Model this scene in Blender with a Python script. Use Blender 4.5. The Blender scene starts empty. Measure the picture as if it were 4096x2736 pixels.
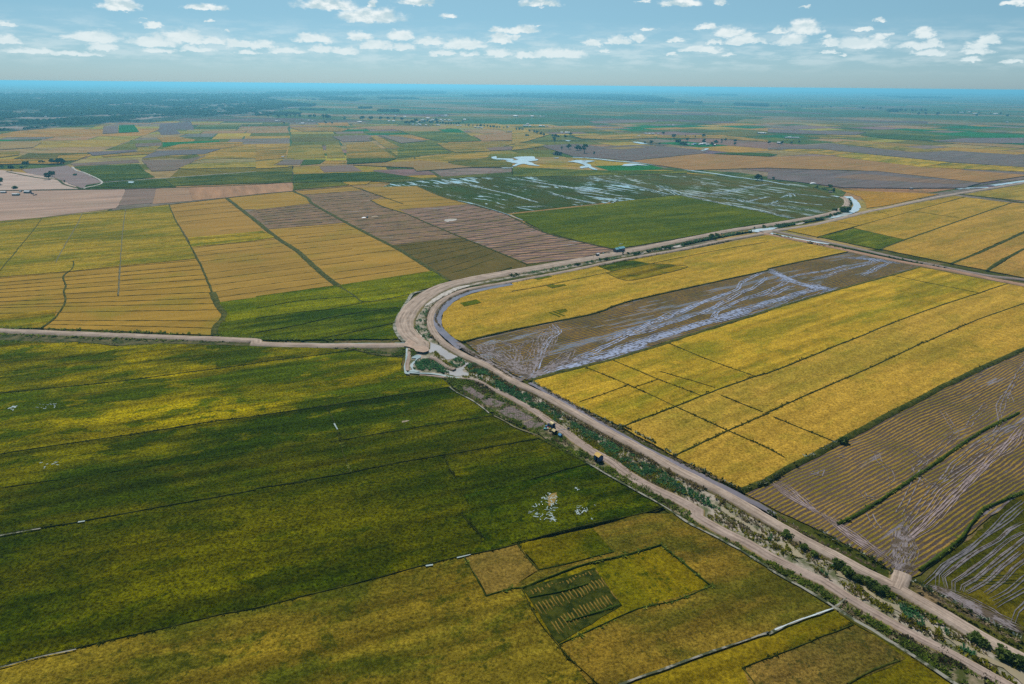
import bpy, math, random
import numpy as np
from mathutils import Vector, Matrix

random.seed(7)
rng = np.random.default_rng(7)
S = bpy.context.scene
COL = S.collection

# ------------------------------------------------------------------ camera
H = 120.0
FPX = 24.0 / 36.0 * 4096
CX, CY, HY = 2048.0, 1368.0, 340.0
ROLL = math.atan(0.0093)
PITCH = math.atan((CY - HY) * math.cos(ROLL) / FPX)
FWD = np.array([0, math.cos(PITCH), -math.sin(PITCH)])
UP0 = np.array([0, math.sin(PITCH), math.cos(PITCH)])
R0 = np.array([1.0, 0, 0])
RIGHT = math.cos(ROLL) * R0 + math.sin(ROLL) * UP0
UP = -math.sin(ROLL) * R0 + math.cos(ROLL) * UP0


def ray(p):
    return (p[0] - CX) * RIGHT - (p[1] - CY) * UP + FPX * FWD


def at(p, z=0.0):
    d = ray(p)
    if d[2] > -1.5:
        d[2] = -1.5
    t = (H - z) / -d[2]
    return np.array([d[0] * t, d[1] * t])


TK = 0.43631
SPEC = {'J': (1580, 1340, 400 / 2348), 'K': (2120, 1640, 340 / 2338), 'L': (2300, 940, 340 / 2348), 'M': (1400, 820, 160 / 2348),
        'N': (0, 640, 420 / 2348), 'Q': (2600, 520, 600 / 2348), 'V': (1600, 440, 500 / 2348), 'W': (3100, 660, 600 / 2348), 'S': (0, 0, 1.0)}


def px(s):
    """'12: x y x y 22: x y' -> photo pixels on the 4096 grid (survey notes read off enlarged pieces of the photo)"""
    out, ox, oy, k, buf = [], 0, 0, 1.0, []
    for t in s.split():
        if t.endswith(':'):
            t = t[:-1]
            if t in SPEC:
                ox, oy, k = SPEC[t]
            else:
                ox, oy, k = int(t[0]) * 1024, int(t[1]) * 684, TK
        else:
            buf.append(float(t))
            if len(buf) == 2:
                out.append((ox + buf[0] * k, oy + buf[1] * k))
                buf = []
    return out


def W(s, z=0.0):
    return np.array([at(p, z) for p in px(s)])


# ------------------------------------------------------------------ helpers
def tag(o, label=None, cat=None, group=None, kind=None):
    if label: o['label'] = label
    if cat: o['category'] = cat
    if group: o['group'] = group
    if kind: o['kind'] = kind
    return o


def mesh_obj(name, verts, faces, mat, parent=None, loc=(0, 0, 0), smooth=False, uv=None, tint=None):
    me = bpy.data.meshes.new(name)
    v = np.asarray(verts, dtype=np.float64) - np.asarray(loc, dtype=np.float64)
    if isinstance(faces, np.ndarray) and faces.ndim == 2:
        n, k = faces.shape
        me.vertices.add(len(v)); me.vertices.foreach_set('co', v.astype(np.float32).ravel())
        me.loops.add(n * k); me.loops.foreach_set('vertex_index', faces.astype(np.int32).ravel())
        me.polygons.add(n); me.polygons.foreach_set('loop_start', np.arange(0, n * k, k, dtype=np.int32))
        me.update(calc_edges=True); me.validate()
    else:
        me.from_pydata([tuple(x) for x in v], [], [tuple(int(i) for i in f) for f in faces])
        me.update()
    if smooth:
        me.polygons.foreach_set('use_smooth', np.ones(len(me.polygons), dtype=bool))
    if uv is not None:
        l = me.uv_layers.new(name='UVMap')
        idx = np.empty(len(me.loops), dtype=np.int32); me.loops.foreach_get('vertex_index', idx)
        l.data.foreach_set('uv', np.asarray(uv, dtype=np.float32)[idx].ravel())
    if tint is not None:
        tint = np.asarray(tint, dtype=np.float32)
        if tint.ndim == 1:
            a = me.attributes.new('tint', 'FLOAT', 'POINT'); a.data.foreach_set('value', tint)
        else:
            a = me.attributes.new('tint', 'FLOAT_COLOR', 'POINT')
            a.data.foreach_set('color', np.c_[tint, np.ones(len(tint))].astype(np.float32).ravel())
    if mat is not None:
        me.materials.append(mat)
    o = bpy.data.objects.new(name, me)
    o.location = loc
    COL.objects.link(o)
    if parent is not None:
        o.parent = parent
    return o


def empty(name, loc, rz=0.0):
    o = bpy.data.objects.new(name, None)
    o.location = loc; o.rotation_euler = (0, 0, rz)
    o.empty_display_size = 0.5
    COL.objects.link(o)
    return o


def hash2(ix, iy, seed):
    n = (ix.astype(np.int64) * 374761393 + iy.astype(np.int64) * 668265263 + seed * 1442695041) & 0xffffffff
    n = ((n ^ (n >> 13)) * 1274126177) & 0xffffffff
    return ((n ^ (n >> 16)) & 0xffff) / 65535.0


def vnoise(x, y, seed=0):
    ix, iy = np.floor(x), np.floor(y)
    fx, fy = x - ix, y - iy
    fx, fy = fx * fx * (3 - 2 * fx), fy * fy * (3 - 2 * fy)
    a, b = hash2(ix, iy, seed), hash2(ix + 1, iy, seed)
    c, d = hash2(ix, iy + 1, seed), hash2(ix + 1, iy + 1, seed)
    return a * (1 - fx) * (1 - fy) + b * fx * (1 - fy) + c * (1 - fx) * fy + d * fx * fy


def fbm(x, y, seed=0, o=4):
    s, a, t = 0, 0.5, 0
    for i in range(o):
        s = s + a * vnoise(x * 2 ** i, y * 2 ** i, seed + i); t += a; a *= 0.5
    return s / t


def inside(poly, p):
    x, y = p[:, 0], p[:, 1]
    r = np.zeros(len(p), bool)
    n = len(poly)
    for i in range(n):
        x0, y0 = poly[i]; x1, y1 = poly[(i + 1) % n]
        c = ((y0 > y) != (y1 > y))
        with np.errstate(divide='ignore', invalid='ignore'):
            r ^= c & (x < (x1 - x0) * (y - y0) / (y1 - y0 + 1e-12) + x0)
    return r


def sample_poly(poly, n):
    lo, hi = poly.min(0), poly.max(0)
    out = np.zeros((0, 2))
    for _ in range(60):
        p = rng.uniform(lo, hi, (n * 2 + 16, 2))
        out = np.r_[out, p[inside(poly, p)]]
        if len(out) >= n:
            break
    return out[:n]


def area(poly):
    x, y = poly[:, 0], poly[:, 1]
    return 0.5 * abs(np.dot(x, np.roll(y, -1)) - np.dot(y, np.roll(x, -1)))


def smooth_line(P, step=3.0, curve=True):
    """Catmull-Rom through the points, resampled about every step metres"""
    P = np.asarray(P, float)
    out = []
    n = len(P)
    for i in range(n - 1):
        p1, p2 = P[i], P[i + 1]
        p0 = P[i - 1] if i else 2 * p1 - p2
        p3 = P[i + 2] if i + 2 < n else 2 * p2 - p1
        k = max(1, int(np.linalg.norm(p2 - p1) / step))
        for j in range(k):
            t = j / k
            if curve:
                out.append(0.5 * ((2 * p1) + (-p0 + p2) * t + (2 * p0 - 5 * p1 + 4 * p2 - p3) * t * t + (-p0 + 3 * p1 - 3 * p2 + p3) * t ** 3))
            else:
                out.append(p1 + (p2 - p1) * t)
    out.append(P[-1])
    return np.array(out)


def ribbon_geo(P, width, prof, step=3.0, jit=0.0, zjit=0.0, v0=0, taper=False, wob=0.0):
    """prof: list of (offset in -0.5..0.5 of the width, z)"""
    L = smooth_line(P, step)
    if wob:
        s_ = rng.uniform(0, 99)
        i_ = np.arange(len(L)) * step
        L = L + wob * np.c_[fbm(i_ / 12 + s_, i_ * 0 + s_, 3) - .5, fbm(i_ / 12 + s_, i_ * 0 + 7 + s_, 5) - .5]
    T = np.gradient(L, axis=0)
    T /= np.linalg.norm(T, axis=1)[:, None] + 1e-9
    Nn = np.c_[-T[:, 1], T[:, 0]]
    n, k = len(L), len(prof)
    w = np.full(n, 1.0) * width if np.isscalar(width) else np.interp(np.linspace(0, 1, n), np.linspace(0, 1, len(width)), width)
    if taper:
        w = w * np.clip(np.minimum(np.arange(n), np.arange(n)[::-1]) / max(2, n * 0.06) + 0.15, 0, 1)
    ln = np.r_[0, np.cumsum(np.linalg.norm(np.diff(L, axis=0), axis=1))]
    V = np.zeros((n, k, 3)); U = np.zeros((n, k, 2))
    for j, (u, z) in enumerate(prof):
        edge = 1.0 if abs(u) > 0.3 else 0.4
        o = w * u + jit * edge * (fbm(ln / 4.0, ln * 0 + j * 9.3 + v0, 11) - 0.5) * 2
        V[:, j, :2] = L + Nn * o[:, None]
        V[:, j, 2] = z + (zjit * (fbm(ln / 2.2, ln * 0 + j * 5.1 + v0, 17) - 0.5) * 2 if zjit and abs(u) < 0.49 else 0)
        U[:, j, 0] = u + 0.5; U[:, j, 1] = ln
    i = np.arange(n - 1)[:, None] * k + np.arange(k - 1)[None, :]
    F = np.stack([i, i + 1, i + k + 1, i + k], -1).reshape(-1, 4)
    return V.reshape(-1, 3), F[:, ::-1], U.reshape(-1, 2)


def merge(parts):
    vs, fs, us, n = [], [], [], 0
    for v, f, u in parts:
        vs.append(v); fs.append(f + n); us.append(u); n += len(v)
    return np.concatenate(vs), np.concatenate(fs), np.concatenate(us)


def ribbon(name, P, width, prof, mat, parent=None, **kw):
    v, f, u = ribbon_geo(P, width, prof, **kw)
    lo = (*np.round(v[:, :2].mean(0), 2), 0) if parent is None else (0, 0, 0)
    return mesh_obj(name, v, f, mat, parent, lo, True, u)


ALB = 0.72      # overall reflectance level of the place


# ------------------------------------------------------------------ node helpers
class NT:
    def __init__(s, mat):
        mat.use_nodes = True
        s.t = mat.node_tree
        s.t.nodes.clear()

    def n(s, typ, **kw):
        nd = s.t.nodes.new(typ)
        for k, v in kw.items():
            if k in ('i',):
                continue
            setattr(nd, k, v)
        return nd

    def link(s, a, b):
        s.t.links.new(a, b)

    def inp(s, nd, k, v):
        sock = nd.inputs[k]
        if isinstance(v, bpy.types.NodeSocket):
            s.link(v, sock)
        else:
            sock.default_value = v

    def math(s, op, a, b=0.0, c=0.0, clamp=False):
        nd = s.n('ShaderNodeMath', operation=op, use_clamp=clamp)
        s.inp(nd, 0, a); s.inp(nd, 1, b)
        if op in ('MULTIPLY_ADD', 'SMOOTH_MIN'): s.inp(nd, 2, c)
        return nd.outputs[0]

    def vmath(s, op, a, b=(0, 0, 0), c=(0, 0, 0)):
        nd = s.n('ShaderNodeVectorMath', operation=op)
        s.inp(nd, 0, a)
        if op not in ('LENGTH', 'ABSOLUTE'): s.inp(nd, 1, b)
        if op == 'MULTIPLY_ADD': s.inp(nd, 2, c)
        return nd.outputs['Value' if op == 'LENGTH' else 'Vector']

    def mix(s, f, a, b, blend='MIX'):
        nd = s.n('ShaderNodeMix', data_type='RGBA', blend_type=blend)
        s.inp(nd, 0, f); s.inp(nd, 6, a); s.inp(nd, 7, b)
        return nd.outputs[2]

    def noise(s, vec, scale, detail=3.0, rough=0.55, dist=0.0, color=False):
        nd = s.n('ShaderNodeTexNoise')
        s.inp(nd, 'Vector', vec); s.inp(nd, 'Scale', scale); s.inp(nd, 'Detail', detail); s.inp(nd, 'Roughness', rough); s.inp(nd, 'Distortion', dist)
        return nd.outputs['Color' if color else 'Fac']

    def rng(s, v, a, b, c=0.0, d=1.0, smooth=False):
        nd = s.n('ShaderNodeMapRange', interpolation_type='SMOOTHSTEP' if smooth else 'LINEAR')
        s.inp(nd, 'Value', v); s.inp(nd, 'From Min', a); s.inp(nd, 'From Max', b); s.inp(nd, 'To Min', c); s.inp(nd, 'To Max', d)
        return nd.outputs[0]

    def ramp(s, f, stops, const=False):
        nd = s.n('ShaderNodeValToRGB')
        cr = nd.color_ramp
        if const: cr.interpolation = 'CONSTANT'
        while len(cr.elements) < len(stops): cr.elements.new(0.5)
        for e, (p, c) in zip(cr.elements, stops):
            e.position = p; e.color = (*c, 1)
        s.inp(nd, 0, f)
        return nd.outputs[0]

    def attr(s, name, typ='OBJECT', out='Fac'):
        nd = s.n('ShaderNodeAttribute', attribute_type=typ, attribute_name=name)
        return nd.outputs[out]

    def pos(s):
        return s.n('ShaderNodeNewGeometry').outputs['Position']

    def rot(s, vec, ang):
        nd = s.n('ShaderNodeVectorRotate', rotation_type='Z_AXIS')
        s.inp(nd, 'Vector', vec); s.inp(nd, 'Angle', ang)
        return nd.outputs[0]

    def bsdf(s, color, rough=0.9, spec=0.2, bump=None, bstr=0.4, bdist=0.2, **kw):
        nd = s.n('ShaderNodeBsdfPrincipled')
        color = s.mix(1.0, color, (ALB, ALB, ALB, 1), 'MULTIPLY')
        s.inp(nd, 'Base Color', color); s.inp(nd, 'Roughness', rough); s.inp(nd, 'Specular IOR Level', spec)
        for k, v in kw.items(): s.inp(nd, k, v)
        if bump is not None:
            b = s.n('ShaderNodeBump'); s.inp(b, 'Height', bump); s.inp(b, 'Strength', bstr); s.inp(b, 'Distance', bdist)
            s.link(b.outputs[0], nd.inputs['Normal'])
        o = s.n('ShaderNodeOutputMaterial')
        s.link(nd.outputs[0], o.inputs['Surface'])
        return nd


def M(name):
    m = bpy.data.materials.new(name)
    return m, NT(m)


# ------------------------------------------------------------------ materials
def mat_crop():
    """standing crop: object colour, greener patches drawn out along the sowing direction, clumpy fine grain"""
    m, t = M('standing_crop')
    p = t.pos()
    r = t.rot(p, t.attr('dir'))
    base = t.n('ShaderNodeObjectInfo').outputs['Color']
    pa = t.attr('patch')
    green = t.mix(1.0, base, (0.40, 0.62, 0.42, 1), 'MULTIPLY')
    bright = t.mix(t.attr('lift'), t.mix(1.0, base, (1.22, 1.18, 1.25, 1), 'MULTIPLY'), t.mix(1.0, base, (2.0, 1.70, 0.9, 1), 'MULTIPLY'))
    n1 = t.noise(t.vmath('MULTIPLY', r, (0.32, 1.0, 1.0)), 0.032, 5.0, 0.62, 0.3)
    n2 = t.noise(t.vmath('MULTIPLY', r, (0.5, 1.0, 1.0)), 0.10, 4.0, 0.65, 0.5)
    c = t.mix(t.math('MULTIPLY', t.rng(n1, 0.475, 0.60, smooth=True), pa, clamp=True), base, green)
    c = t.mix(t.math('MULTIPLY', t.rng(n1, 0.48, 0.37, smooth=True), t.math('MULTIPLY', pa, 0.8), clamp=True), c, bright)
    c = t.mix(t.math('MULTIPLY', t.rng(n2, 0.51, 0.62, smooth=True), t.math('MULTIPLY', pa, 0.75), clamp=True), c, green)
    c = t.mix(t.math('MULTIPLY', t.rng(n2, 0.44, 0.34, smooth=True), t.math('MULTIPLY', pa, 0.5), clamp=True), c, bright)
    n4 = t.noise(t.vmath('MULTIPLY', r, (0.06, 1.0, 1.0)), 0.20, 4.0, 0.62)
    c = t.mix(t.math('MULTIPLY', pa, 1.0, clamp=True), c, t.mix(1.0, c, t.rng(n4, 0.36, 0.64, 0.62, 1.38), 'MULTIPLY'))
    n5 = t.noise(r, 0.30, 5.0, 0.72)
    c = t.mix(1.0, c, t.rng(n5, 0.30, 0.70, 0.74, 1.26), 'MULTIPLY')
    f = t.noise(p, 1.15, 6.0, 0.85)
    c = t.mix(t.math('MULTIPLY_ADD', t.attr('lift'), 0.35, 0.65), c, t.mix(1.0, c, t.rng(f, 0.38, 0.62, 0.15, 1.85), 'MULTIPLY'))
    s1 = t.noise(p, 0.45, 4.0, 0.8)
    sp = t.rng(t.math('ADD', s1, t.math('MULTIPLY', t.math('SUBTRACT', n2, 0.5), 0.35)), 0.55, 0.65)
    c = t.mix(t.math('MULTIPLY', sp, t.attr('speck'), clamp=True), c, t.mix(1.0, base, (0.25, 0.40, 0.4, 1), 'MULTIPLY'))
    t.bsdf(c, 1.0, 0.0, f, 0.8, 0.5)
    return m


def mat_stubble():
    """cut or thin crop with dry drill rows and stray green weeds"""
    m, t = M('dry_stubble')
    p = t.pos()
    r = t.rot(p, t.attr('dir'))
    base = t.n('ShaderNodeObjectInfo').outputs['Color']
    long = t.vmath('MULTIPLY', r, (0.12, 1.0, 1.0))
    n1 = t.noise(long, 0.09, 4.0, 0.65)
    n2 = t.noise(r, 0.022, 3.0, 0.55)
    c = t.mix(t.rng(n1, 0.35, 0.68), t.mix(1.0, base, (1.16, 1.12, 1.05, 1), 'MULTIPLY'), t.mix(1.0, base, (0.74, 0.74, 0.72, 1), 'MULTIPLY'))
    pa = t.attr('patch')
    c = t.mix(t.math('MULTIPLY', t.rng(n2, 0.5, 0.66, smooth=True), pa), c, t.mix(1.0, base, (0.66, 0.88, 0.6, 1), 'MULTIPLY'))
    w = t.noise(t.vmath('MULTIPLY', r, (0.25, 1.0, 1)), 0.14, 5.0, 0.75)
    c = t.mix(t.math('MULTIPLY', t.rng(w, 0.64, 0.70), t.math('MULTIPLY', pa, 0.7)), c, (0.10, 0.115, 0.012, 1))
    f = t.noise(p, 1.6, 5.0, 0.7)
    c = t.mix(1.0, c, t.rng(f, 0.3, 0.7, 0.72, 1.28), 'MULTIPLY')
    t.bsdf(c, 1.0, 0.0, f, 0.5, 0.3)
    return m


def mat_rows(name, straw, mud, wet, period, rowdir, wetamt, dirt=0.35):
    """muddy field with lines of cut straw and wet sheen painted into the colour between them"""
    m, t = M(name)
    p = t.pos()
    r = t.rot(p, -rowdir)
    wob = t.noise(t.vmath('MULTIPLY', r, (0.4, 1, 1)), 0.06, 3.0, 0.5)
    sep = t.n('ShaderNodeSeparateXYZ'); t.link(r, sep.inputs[0])
    y = t.math('ADD', sep.outputs[1], t.math('MULTIPLY', wob, 5.0))
    s = t.math('SINE', t.math('MULTIPLY', y, 2 * math.pi / period))
    brk = t.noise(t.vmath('MULTIPLY', r, (0.5, 1.5, 1)), 0.55, 4.0, 0.7)
    s = t.math('ADD', s, t.math('MULTIPLY', t.math('SUBTRACT', brk, 0.5), 4.2))
    row = t.rng(s, -0.35, 0.75, smooth=True)
    big = t.noise(t.vmath('MULTIPLY', r, (0.22, 1, 1)), 0.05, 4.0, 0.6)
    mudc = t.mix(t.rng(big, 0.35, 0.65), mud, t.mix(1.0, mud, (1.55, 1.5, 1.45, 1), 'MULTIPLY'))
    strawc = t.mix(t.rng(t.noise(r, 0.05, 3.0), 0.4, 0.62), straw, t.mix(1.0, straw, (0.62, 0.74, 0.5, 1), 'MULTIPLY'))
    c = t.mix(row, mudc, strawc)
    wn = t.noise(t.vmath('MULTIPLY', r, (0.10, 1, 1)), 0.17, 5.0, 0.66, 0.4)
    wm = t.rng(wn, 0.62 - wetamt, 0.70 - wetamt, smooth=True)
    wm = t.math('MULTIPLY', wm, t.math('SUBTRACT', 1.0, t.math('MULTIPLY', row, 0.75)))
    c = t.mix(wm, c, wet)  # sky sheen on the wet mud mixed in as base colour
    f = t.noise(p, 2.2, 4.0, 0.7)
    c = t.mix(1.0, c, t.rng(f, 0.3, 0.7, 1 - dirt, 1 + dirt), 'MULTIPLY')
    ro = t.rng(wm, 0, 1, 0.85, 0.25)
    t.bsdf(c, ro, t.math('MULTIPLY', wm, 0.35), t.math('ADD', row, t.math('MULTIPLY', f, 0.6)), 0.6, 0.25)
    return m


def mat_flood():
    """seedling rice standing in water that shows in bright threads and pools"""
    m, t = M('flooded_rice')
    p = t.pos()
    r = t.rot(p, t.attr('dir'))
    base = t.n('ShaderNodeObjectInfo').outputs['Color']
    n1 = t.noise(r, 0.02, 4.0, 0.6)
    c = t.mix(t.rng(n1, 0.4, 0.62), base, t.mix(1.0, base, (1.5, 1.0, 0.8, 1), 'MULTIPLY'))
    st = t.noise(t.vmath('MULTIPLY', r, (0.06, 1, 1)), 0.16, 4.0, 0.65)
    c = t.mix(1.0, c, t.rng(st, 0.3, 0.7, 0.6, 1.4), 'MULTIPLY')
    wn = t.noise(t.vmath('MULTIPLY', r, (0.22, 1, 1)), 0.11, 6.0, 0.68, 0.6)
    reg = t.noise(r, 0.011, 2.0, 0.5)
    th = t.math('ADD', wn, t.math('MULTIPLY', t.math('SUBTRACT', reg, 0.5), 0.5))
    wm = t.rng(th, 0.58, 0.64, smooth=True)
    wm = t.math('MULTIPLY', wm, t.attr('patch'))
    f = t.noise(p, 0.8, 5.0, 0.7)
    c = t.mix(1.0, c, t.rng(f, 0.3, 0.7, 0.7, 1.3), 'MULTIPLY')
    c = t.mix(wm, c, (0.36, 0.50, 0.52, 1))
    t.bsdf(c, t.rng(wm, 0, 1, 0.95, 0.1), t.math('MULTIPLY', wm, 0.5))
    return m


def mat_farm():
    """far fields: crop colour of each parcel carried on the mesh"""
    m, t = M('far_crops')
    p = t.pos()
    base = t.attr('tint', 'GEOMETRY', 'Color')
    r = t.rot(p, 0.33)
    n1 = t.noise(t.vmath('MULTIPLY', r, (0.25, 1.0, 1)), 0.035, 5.0, 0.65)
    c = t.mix(1.0, base, t.rng(n1, 0.3, 0.7, 0.68, 1.32), 'MULTIPLY')
    n2 = t.noise(r, 0.012, 5.0, 0.7)
    c = t.mix(t.rng(n2, 0.52, 0.68), c, t.mix(1.0, c, (0.62, 0.86, 0.62, 1), 'MULTIPLY'))
    n3 = t.noise(t.vmath('MULTIPLY', r, (1.0, 0.3, 1)), 0.2, 4.0, 0.7)
    c = t.mix(1.0, c, t.rng(n3, 0.3, 0.7, 0.75, 1.25), 'MULTIPLY')
    t.bsdf(c, 1.0, 0.0)
    return m


def mat_ground():
    m, t = M('ground_soil_and_grass')
    p = t.pos()
    n1 = t.noise(p, 0.07, 4.0, 0.6)
    n2 = t.noise(p, 0.9, 5.0, 0.7)
    near = t.ramp(n1, [(0.36, (0.030, 0.042, 0.006)), (0.52, (0.075, 0.075, 0.014)), (0.66, (0.17, 0.12, 0.06))])
    near = t.mix(1.0, near, t.rng(n2, 0.3, 0.7, 0.5, 1.5), 'MULTIPLY')
    r = t.rot(p, 0.5)
    v = t.n('ShaderNodeTexVoronoi', distance='CHEBYCHEV')
    t.inp(v, 'Vector', t.vmath('MULTIPLY', r, (1 / 420.0, 1 / 230.0, 0))); t.inp(v, 'Scale', 1.0); t.inp(v, 'Randomness', 0.85)
    sx = t.n('ShaderNodeSeparateColor'); t.link(v.outputs['Color'], sx.inputs[0])
    far = t.ramp(sx.outputs[0], [(0.0, (0.07, 0.095, 0.02)), (0.2, (0.20, 0.15, 0.04)), (0.36, (0.04, 0.10, 0.03)), (0.52, (0.24, 0.16, 0.08)), (0.68, (0.13, 0.085, 0.075)), (0.84, (0.09, 0.115, 0.03))], True)
    n3 = t.noise(t.vmath('MULTIPLY', p, (0.3, 1, 1)), 0.006, 5.0, 0.65)
    far = t.mix(t.rng(n3, 0.46, 0.62), far, (0.05, 0.085, 0.03, 1))
    far = t.mix(1.0, far, t.rng(t.noise(p, 0.02, 5.0, 0.7), 0.3, 0.7, 0.7, 1.3), 'MULTIPLY')
    d = t.vmath('LENGTH', p)
    c = t.mix(t.rng(d, 700, 1500), near, far)
    t.bsdf(c, 1.0, 0.0, n2, 0.5, 0.3)
    return m


def mat_road(name, col, rut=(0.52, 0.50, 0.48), edge=(0.10, 0.085, 0.03), wet=0.0):
    """packed earth: two wheel lines, pale crown, rough weedy shoulders"""
    m, t = M(name)
    p = t.pos()
    uv = t.n('ShaderNodeUVMap').outputs[0]
    sep = t.n('ShaderNodeSeparateXYZ'); t.link(uv, sep.inputs[0])
    u, v = sep.outputs[0], sep.outputs[1]
    cv = t.n('ShaderNodeCombineXYZ'); t.link(v, cv.inputs[0])
    wob = t.math('MULTIPLY', t.math('SUBTRACT', t.noise(cv.outputs[0], 0.05, 3.0), 0.5), 0.16)
    x = t.math('ADD', t.math('SUBTRACT', u, 0.5), wob)
    ax = t.math('ABSOLUTE', x)
    n1 = t.noise(p, 0.16, 4.0, 0.65)
    n2 = t.noise(p, 1.1, 4.0, 0.7)
    c = t.mix(t.rng(n1, 0.35, 0.65), col, t.mix(1.0, col, (0.80, 0.78, 0.76, 1), 'MULTIPLY'))
    rutm = t.rng(t.math('ABSOLUTE', t.math('SUBTRACT', ax, 0.16)), 0.07, 0.02, smooth=True)
    str_ = t.noise(t.vmath('MULTIPLY', uv, (14.0, 0.06, 0)), 1.0, 4.0, 0.6)
    c = t.mix(t.math('MULTIPLY', rutm, t.rng(n1, 0.3, 0.7, 0.1, 0.9)), c, t.mix(1.0, col, (*rut, 1), 'MULTIPLY'))
    c = t.mix(1.0, c, t.rng(str_, 0.32, 0.68, 0.68, 1.24), 'MULTIPLY')
    em = t.rng(t.math('ADD', t.math('ABSOLUTE', t.math('SUBTRACT', u, 0.5)), t.math('MULTIPLY', t.math('SUBTRACT', n2, 0.5), 0.22)), 0.36, 0.45, smooth=True)
    c = t.mix(em, c, t.mix(t.rng(n1, 0.4, 0.6), (*edge, 1), (edge[0] * 1.9, edge[1] * 1.8, edge[2] * 1.7, 1)))
    c = t.mix(1.0, c, t.rng(n2, 0.3, 0.7, 0.86, 1.14), 'MULTIPLY')
    t.bsdf(c, 1.0, 0.02, n2, 0.4, 0.15)
    return m


def mat_plain(name, c1, c2, scale=0.5, rough=0.95, spec=0.03, detail=4.0, bstr=0.3, lo=0.38, hi=0.62, bdist=0.15):
    m, t = M(name)
    p = t.pos()
    n = t.noise(p, scale, detail, 0.65)
    c = t.mix(t.rng(n, lo, hi), (*c1, 1), (*c2, 1))
    t.bsdf(c, rough, spec, n, bstr, bdist)
    return m


def mat_water(name, c1, c2, scale=0.06, rough=0.08):
    m, t = M(name)
    p = t.pos()
    n = t.noise(p, scale, 4.0, 0.6)
    c = t.mix(t.rng(n, 0.35, 0.65), (*c1, 1), (*c2, 1))
    t.bsdf(c, rough, 0.5, t.noise(p, 1.2, 3.0), 0.06, 0.05)
    return m


def mat_leaf(name, stops, rough=0.75):
    """foliage coloured by the random number each leaf clump carries"""
    m, t = M(name)
    a = t.attr('tint', 'GEOMETRY')
    c = t.ramp(a, stops)
    p = t.pos()
    c = t.mix(1.0, c, t.rng(t.noise(p, 0.25, 3.0), 0.35, 0.65, 0.75, 1.25), 'MULTIPLY')
    c = t.mix(1.0, c, (ALB, ALB, ALB, 1), 'MULTIPLY')
    d = t.n('ShaderNodeBsdfDiffuse'); t.inp(d, 'Color', c)
    tr = t.n('ShaderNodeBsdfTranslucent'); t.inp(tr, 'Color', t.mix(1.0, c, (1.05, 1.1, 0.6, 1), 'MULTIPLY'))
    mx = t.n('ShaderNodeMixShader'); mx.inputs[0].default_value = 0.45
    t.link(d.outputs[0], mx.inputs[1]); t.link(tr.outputs[0], mx.inputs[2])
    o = t.n('ShaderNodeOutputMaterial'); t.link(mx.outputs[0], o.inputs['Surface'])
    return m
# ------------------------------------------------------------------ light, sky, air
SUN_EL, SUN_AZ = 53.0, -12.0            # degrees; azimuth from straight ahead, positive to the right
S.view_settings.view_transform = 'Standard'; S.view_settings.look = 'None'
S.view_settings.exposure = 0.28; S.view_settings.gamma = 1.0
S.cycles.max_bounces = 5; S.cycles.diffuse_bounces = 2; S.cycles.glossy_bounces = 2; S.cycles.volume_bounces = 0
S.cycles.transparent_max_bounces = 8
S.cycles.use_denoising = False

wld = bpy.data.worlds.new('World'); S.world = wld
wld.use_nodes = True
SKY_STR = 0.0645


def azel(p):
    d = ray(p); d = d / np.linalg.norm(d)
    return math.atan2(d[0], d[1]), math.asin(d[2])


CLOUDS = {
    '00': '1110 80 215 95 1 1870 85 190 55 .9 65 240 90 55 .9 1400 250 95 45 .95 1310 182 40 20 .45 1920 197 50 25 .5 2070 292 30 20 .5 60 395 160 75 .7 850 370 290 85 .9 950 455 160 75 .8 1430 410 240 95 .9 1680 375 220 115 1 1950 395 160 75 .8 2200 425 170 65 .85 1450 480 170 45 .6 1820 470 170 55 .65 2270 490 130 40 .55 300 490 330 60 .5 720 505 300 45 .45',
    '10': '660 78 280 95 1 1065 65 60 60 .8 1060 188 300 110 1 1480 42 175 60 1 1770 162 90 35 .55 530 378 200 75 .95 970 355 135 65 .95 1330 352 135 80 1 1100 445 165 85 .9 1590 405 160 65 .9 1350 455 130 65 .85 1900 438 220 95 .95 2240 385 130 80 1 2220 292 85 45 .85 60 435 130 65 .8 300 485 210 55 .65 600 475 110 55 .8 820 490 140 65 .75 1720 505 130 45 .75 2230 510 130 65 .8 1950 515 110 40 .65',
    '20': '270 48 180 65 1 1540 48 195 60 1 1200 22 65 25 .65 1920 40 85 42 .75 60 298 190 60 .9 230 247 22 18 .55 20 365 60 55 .8 1250 280 85 32 .8 750 408 95 55 .95 970 400 115 80 .85 1140 372 70 68 .85 1500 383 85 42 .9 1790 268 115 62 .8 1970 328 155 95 1 2170 342 85 55 .85 1860 402 75 52 .85 2140 398 220 65 1 1750 473 185 58 .95 1990 508 85 32 .65 1455 504 48 18 .6 840 474 55 36 .8 120 523 130 50 .75 430 520 260 85 .85',
    '30': '100 300 105 55 .9 330 296 160 130 1 200 404 150 92 1 330 75 75 20 .4 540 348 52 30 .75 570 413 95 62 .95 850 433 260 95 .95 1040 354 95 62 .95 1025 192 62 40 .55 850 277 115 25 .5 1430 333 100 82 .95 1400 438 215 65 .8 1530 397 85 56 .95 1470 502 210 48 .65 2010 393 125 76 .95 1920 443 125 60 .8 1900 493 170 50 .75 1850 557 120 35 .5 2250 578 150 45 .5 570 483 85 28 .65 680 507 48 22 .55 2250 47 125 55 .85'}


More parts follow.
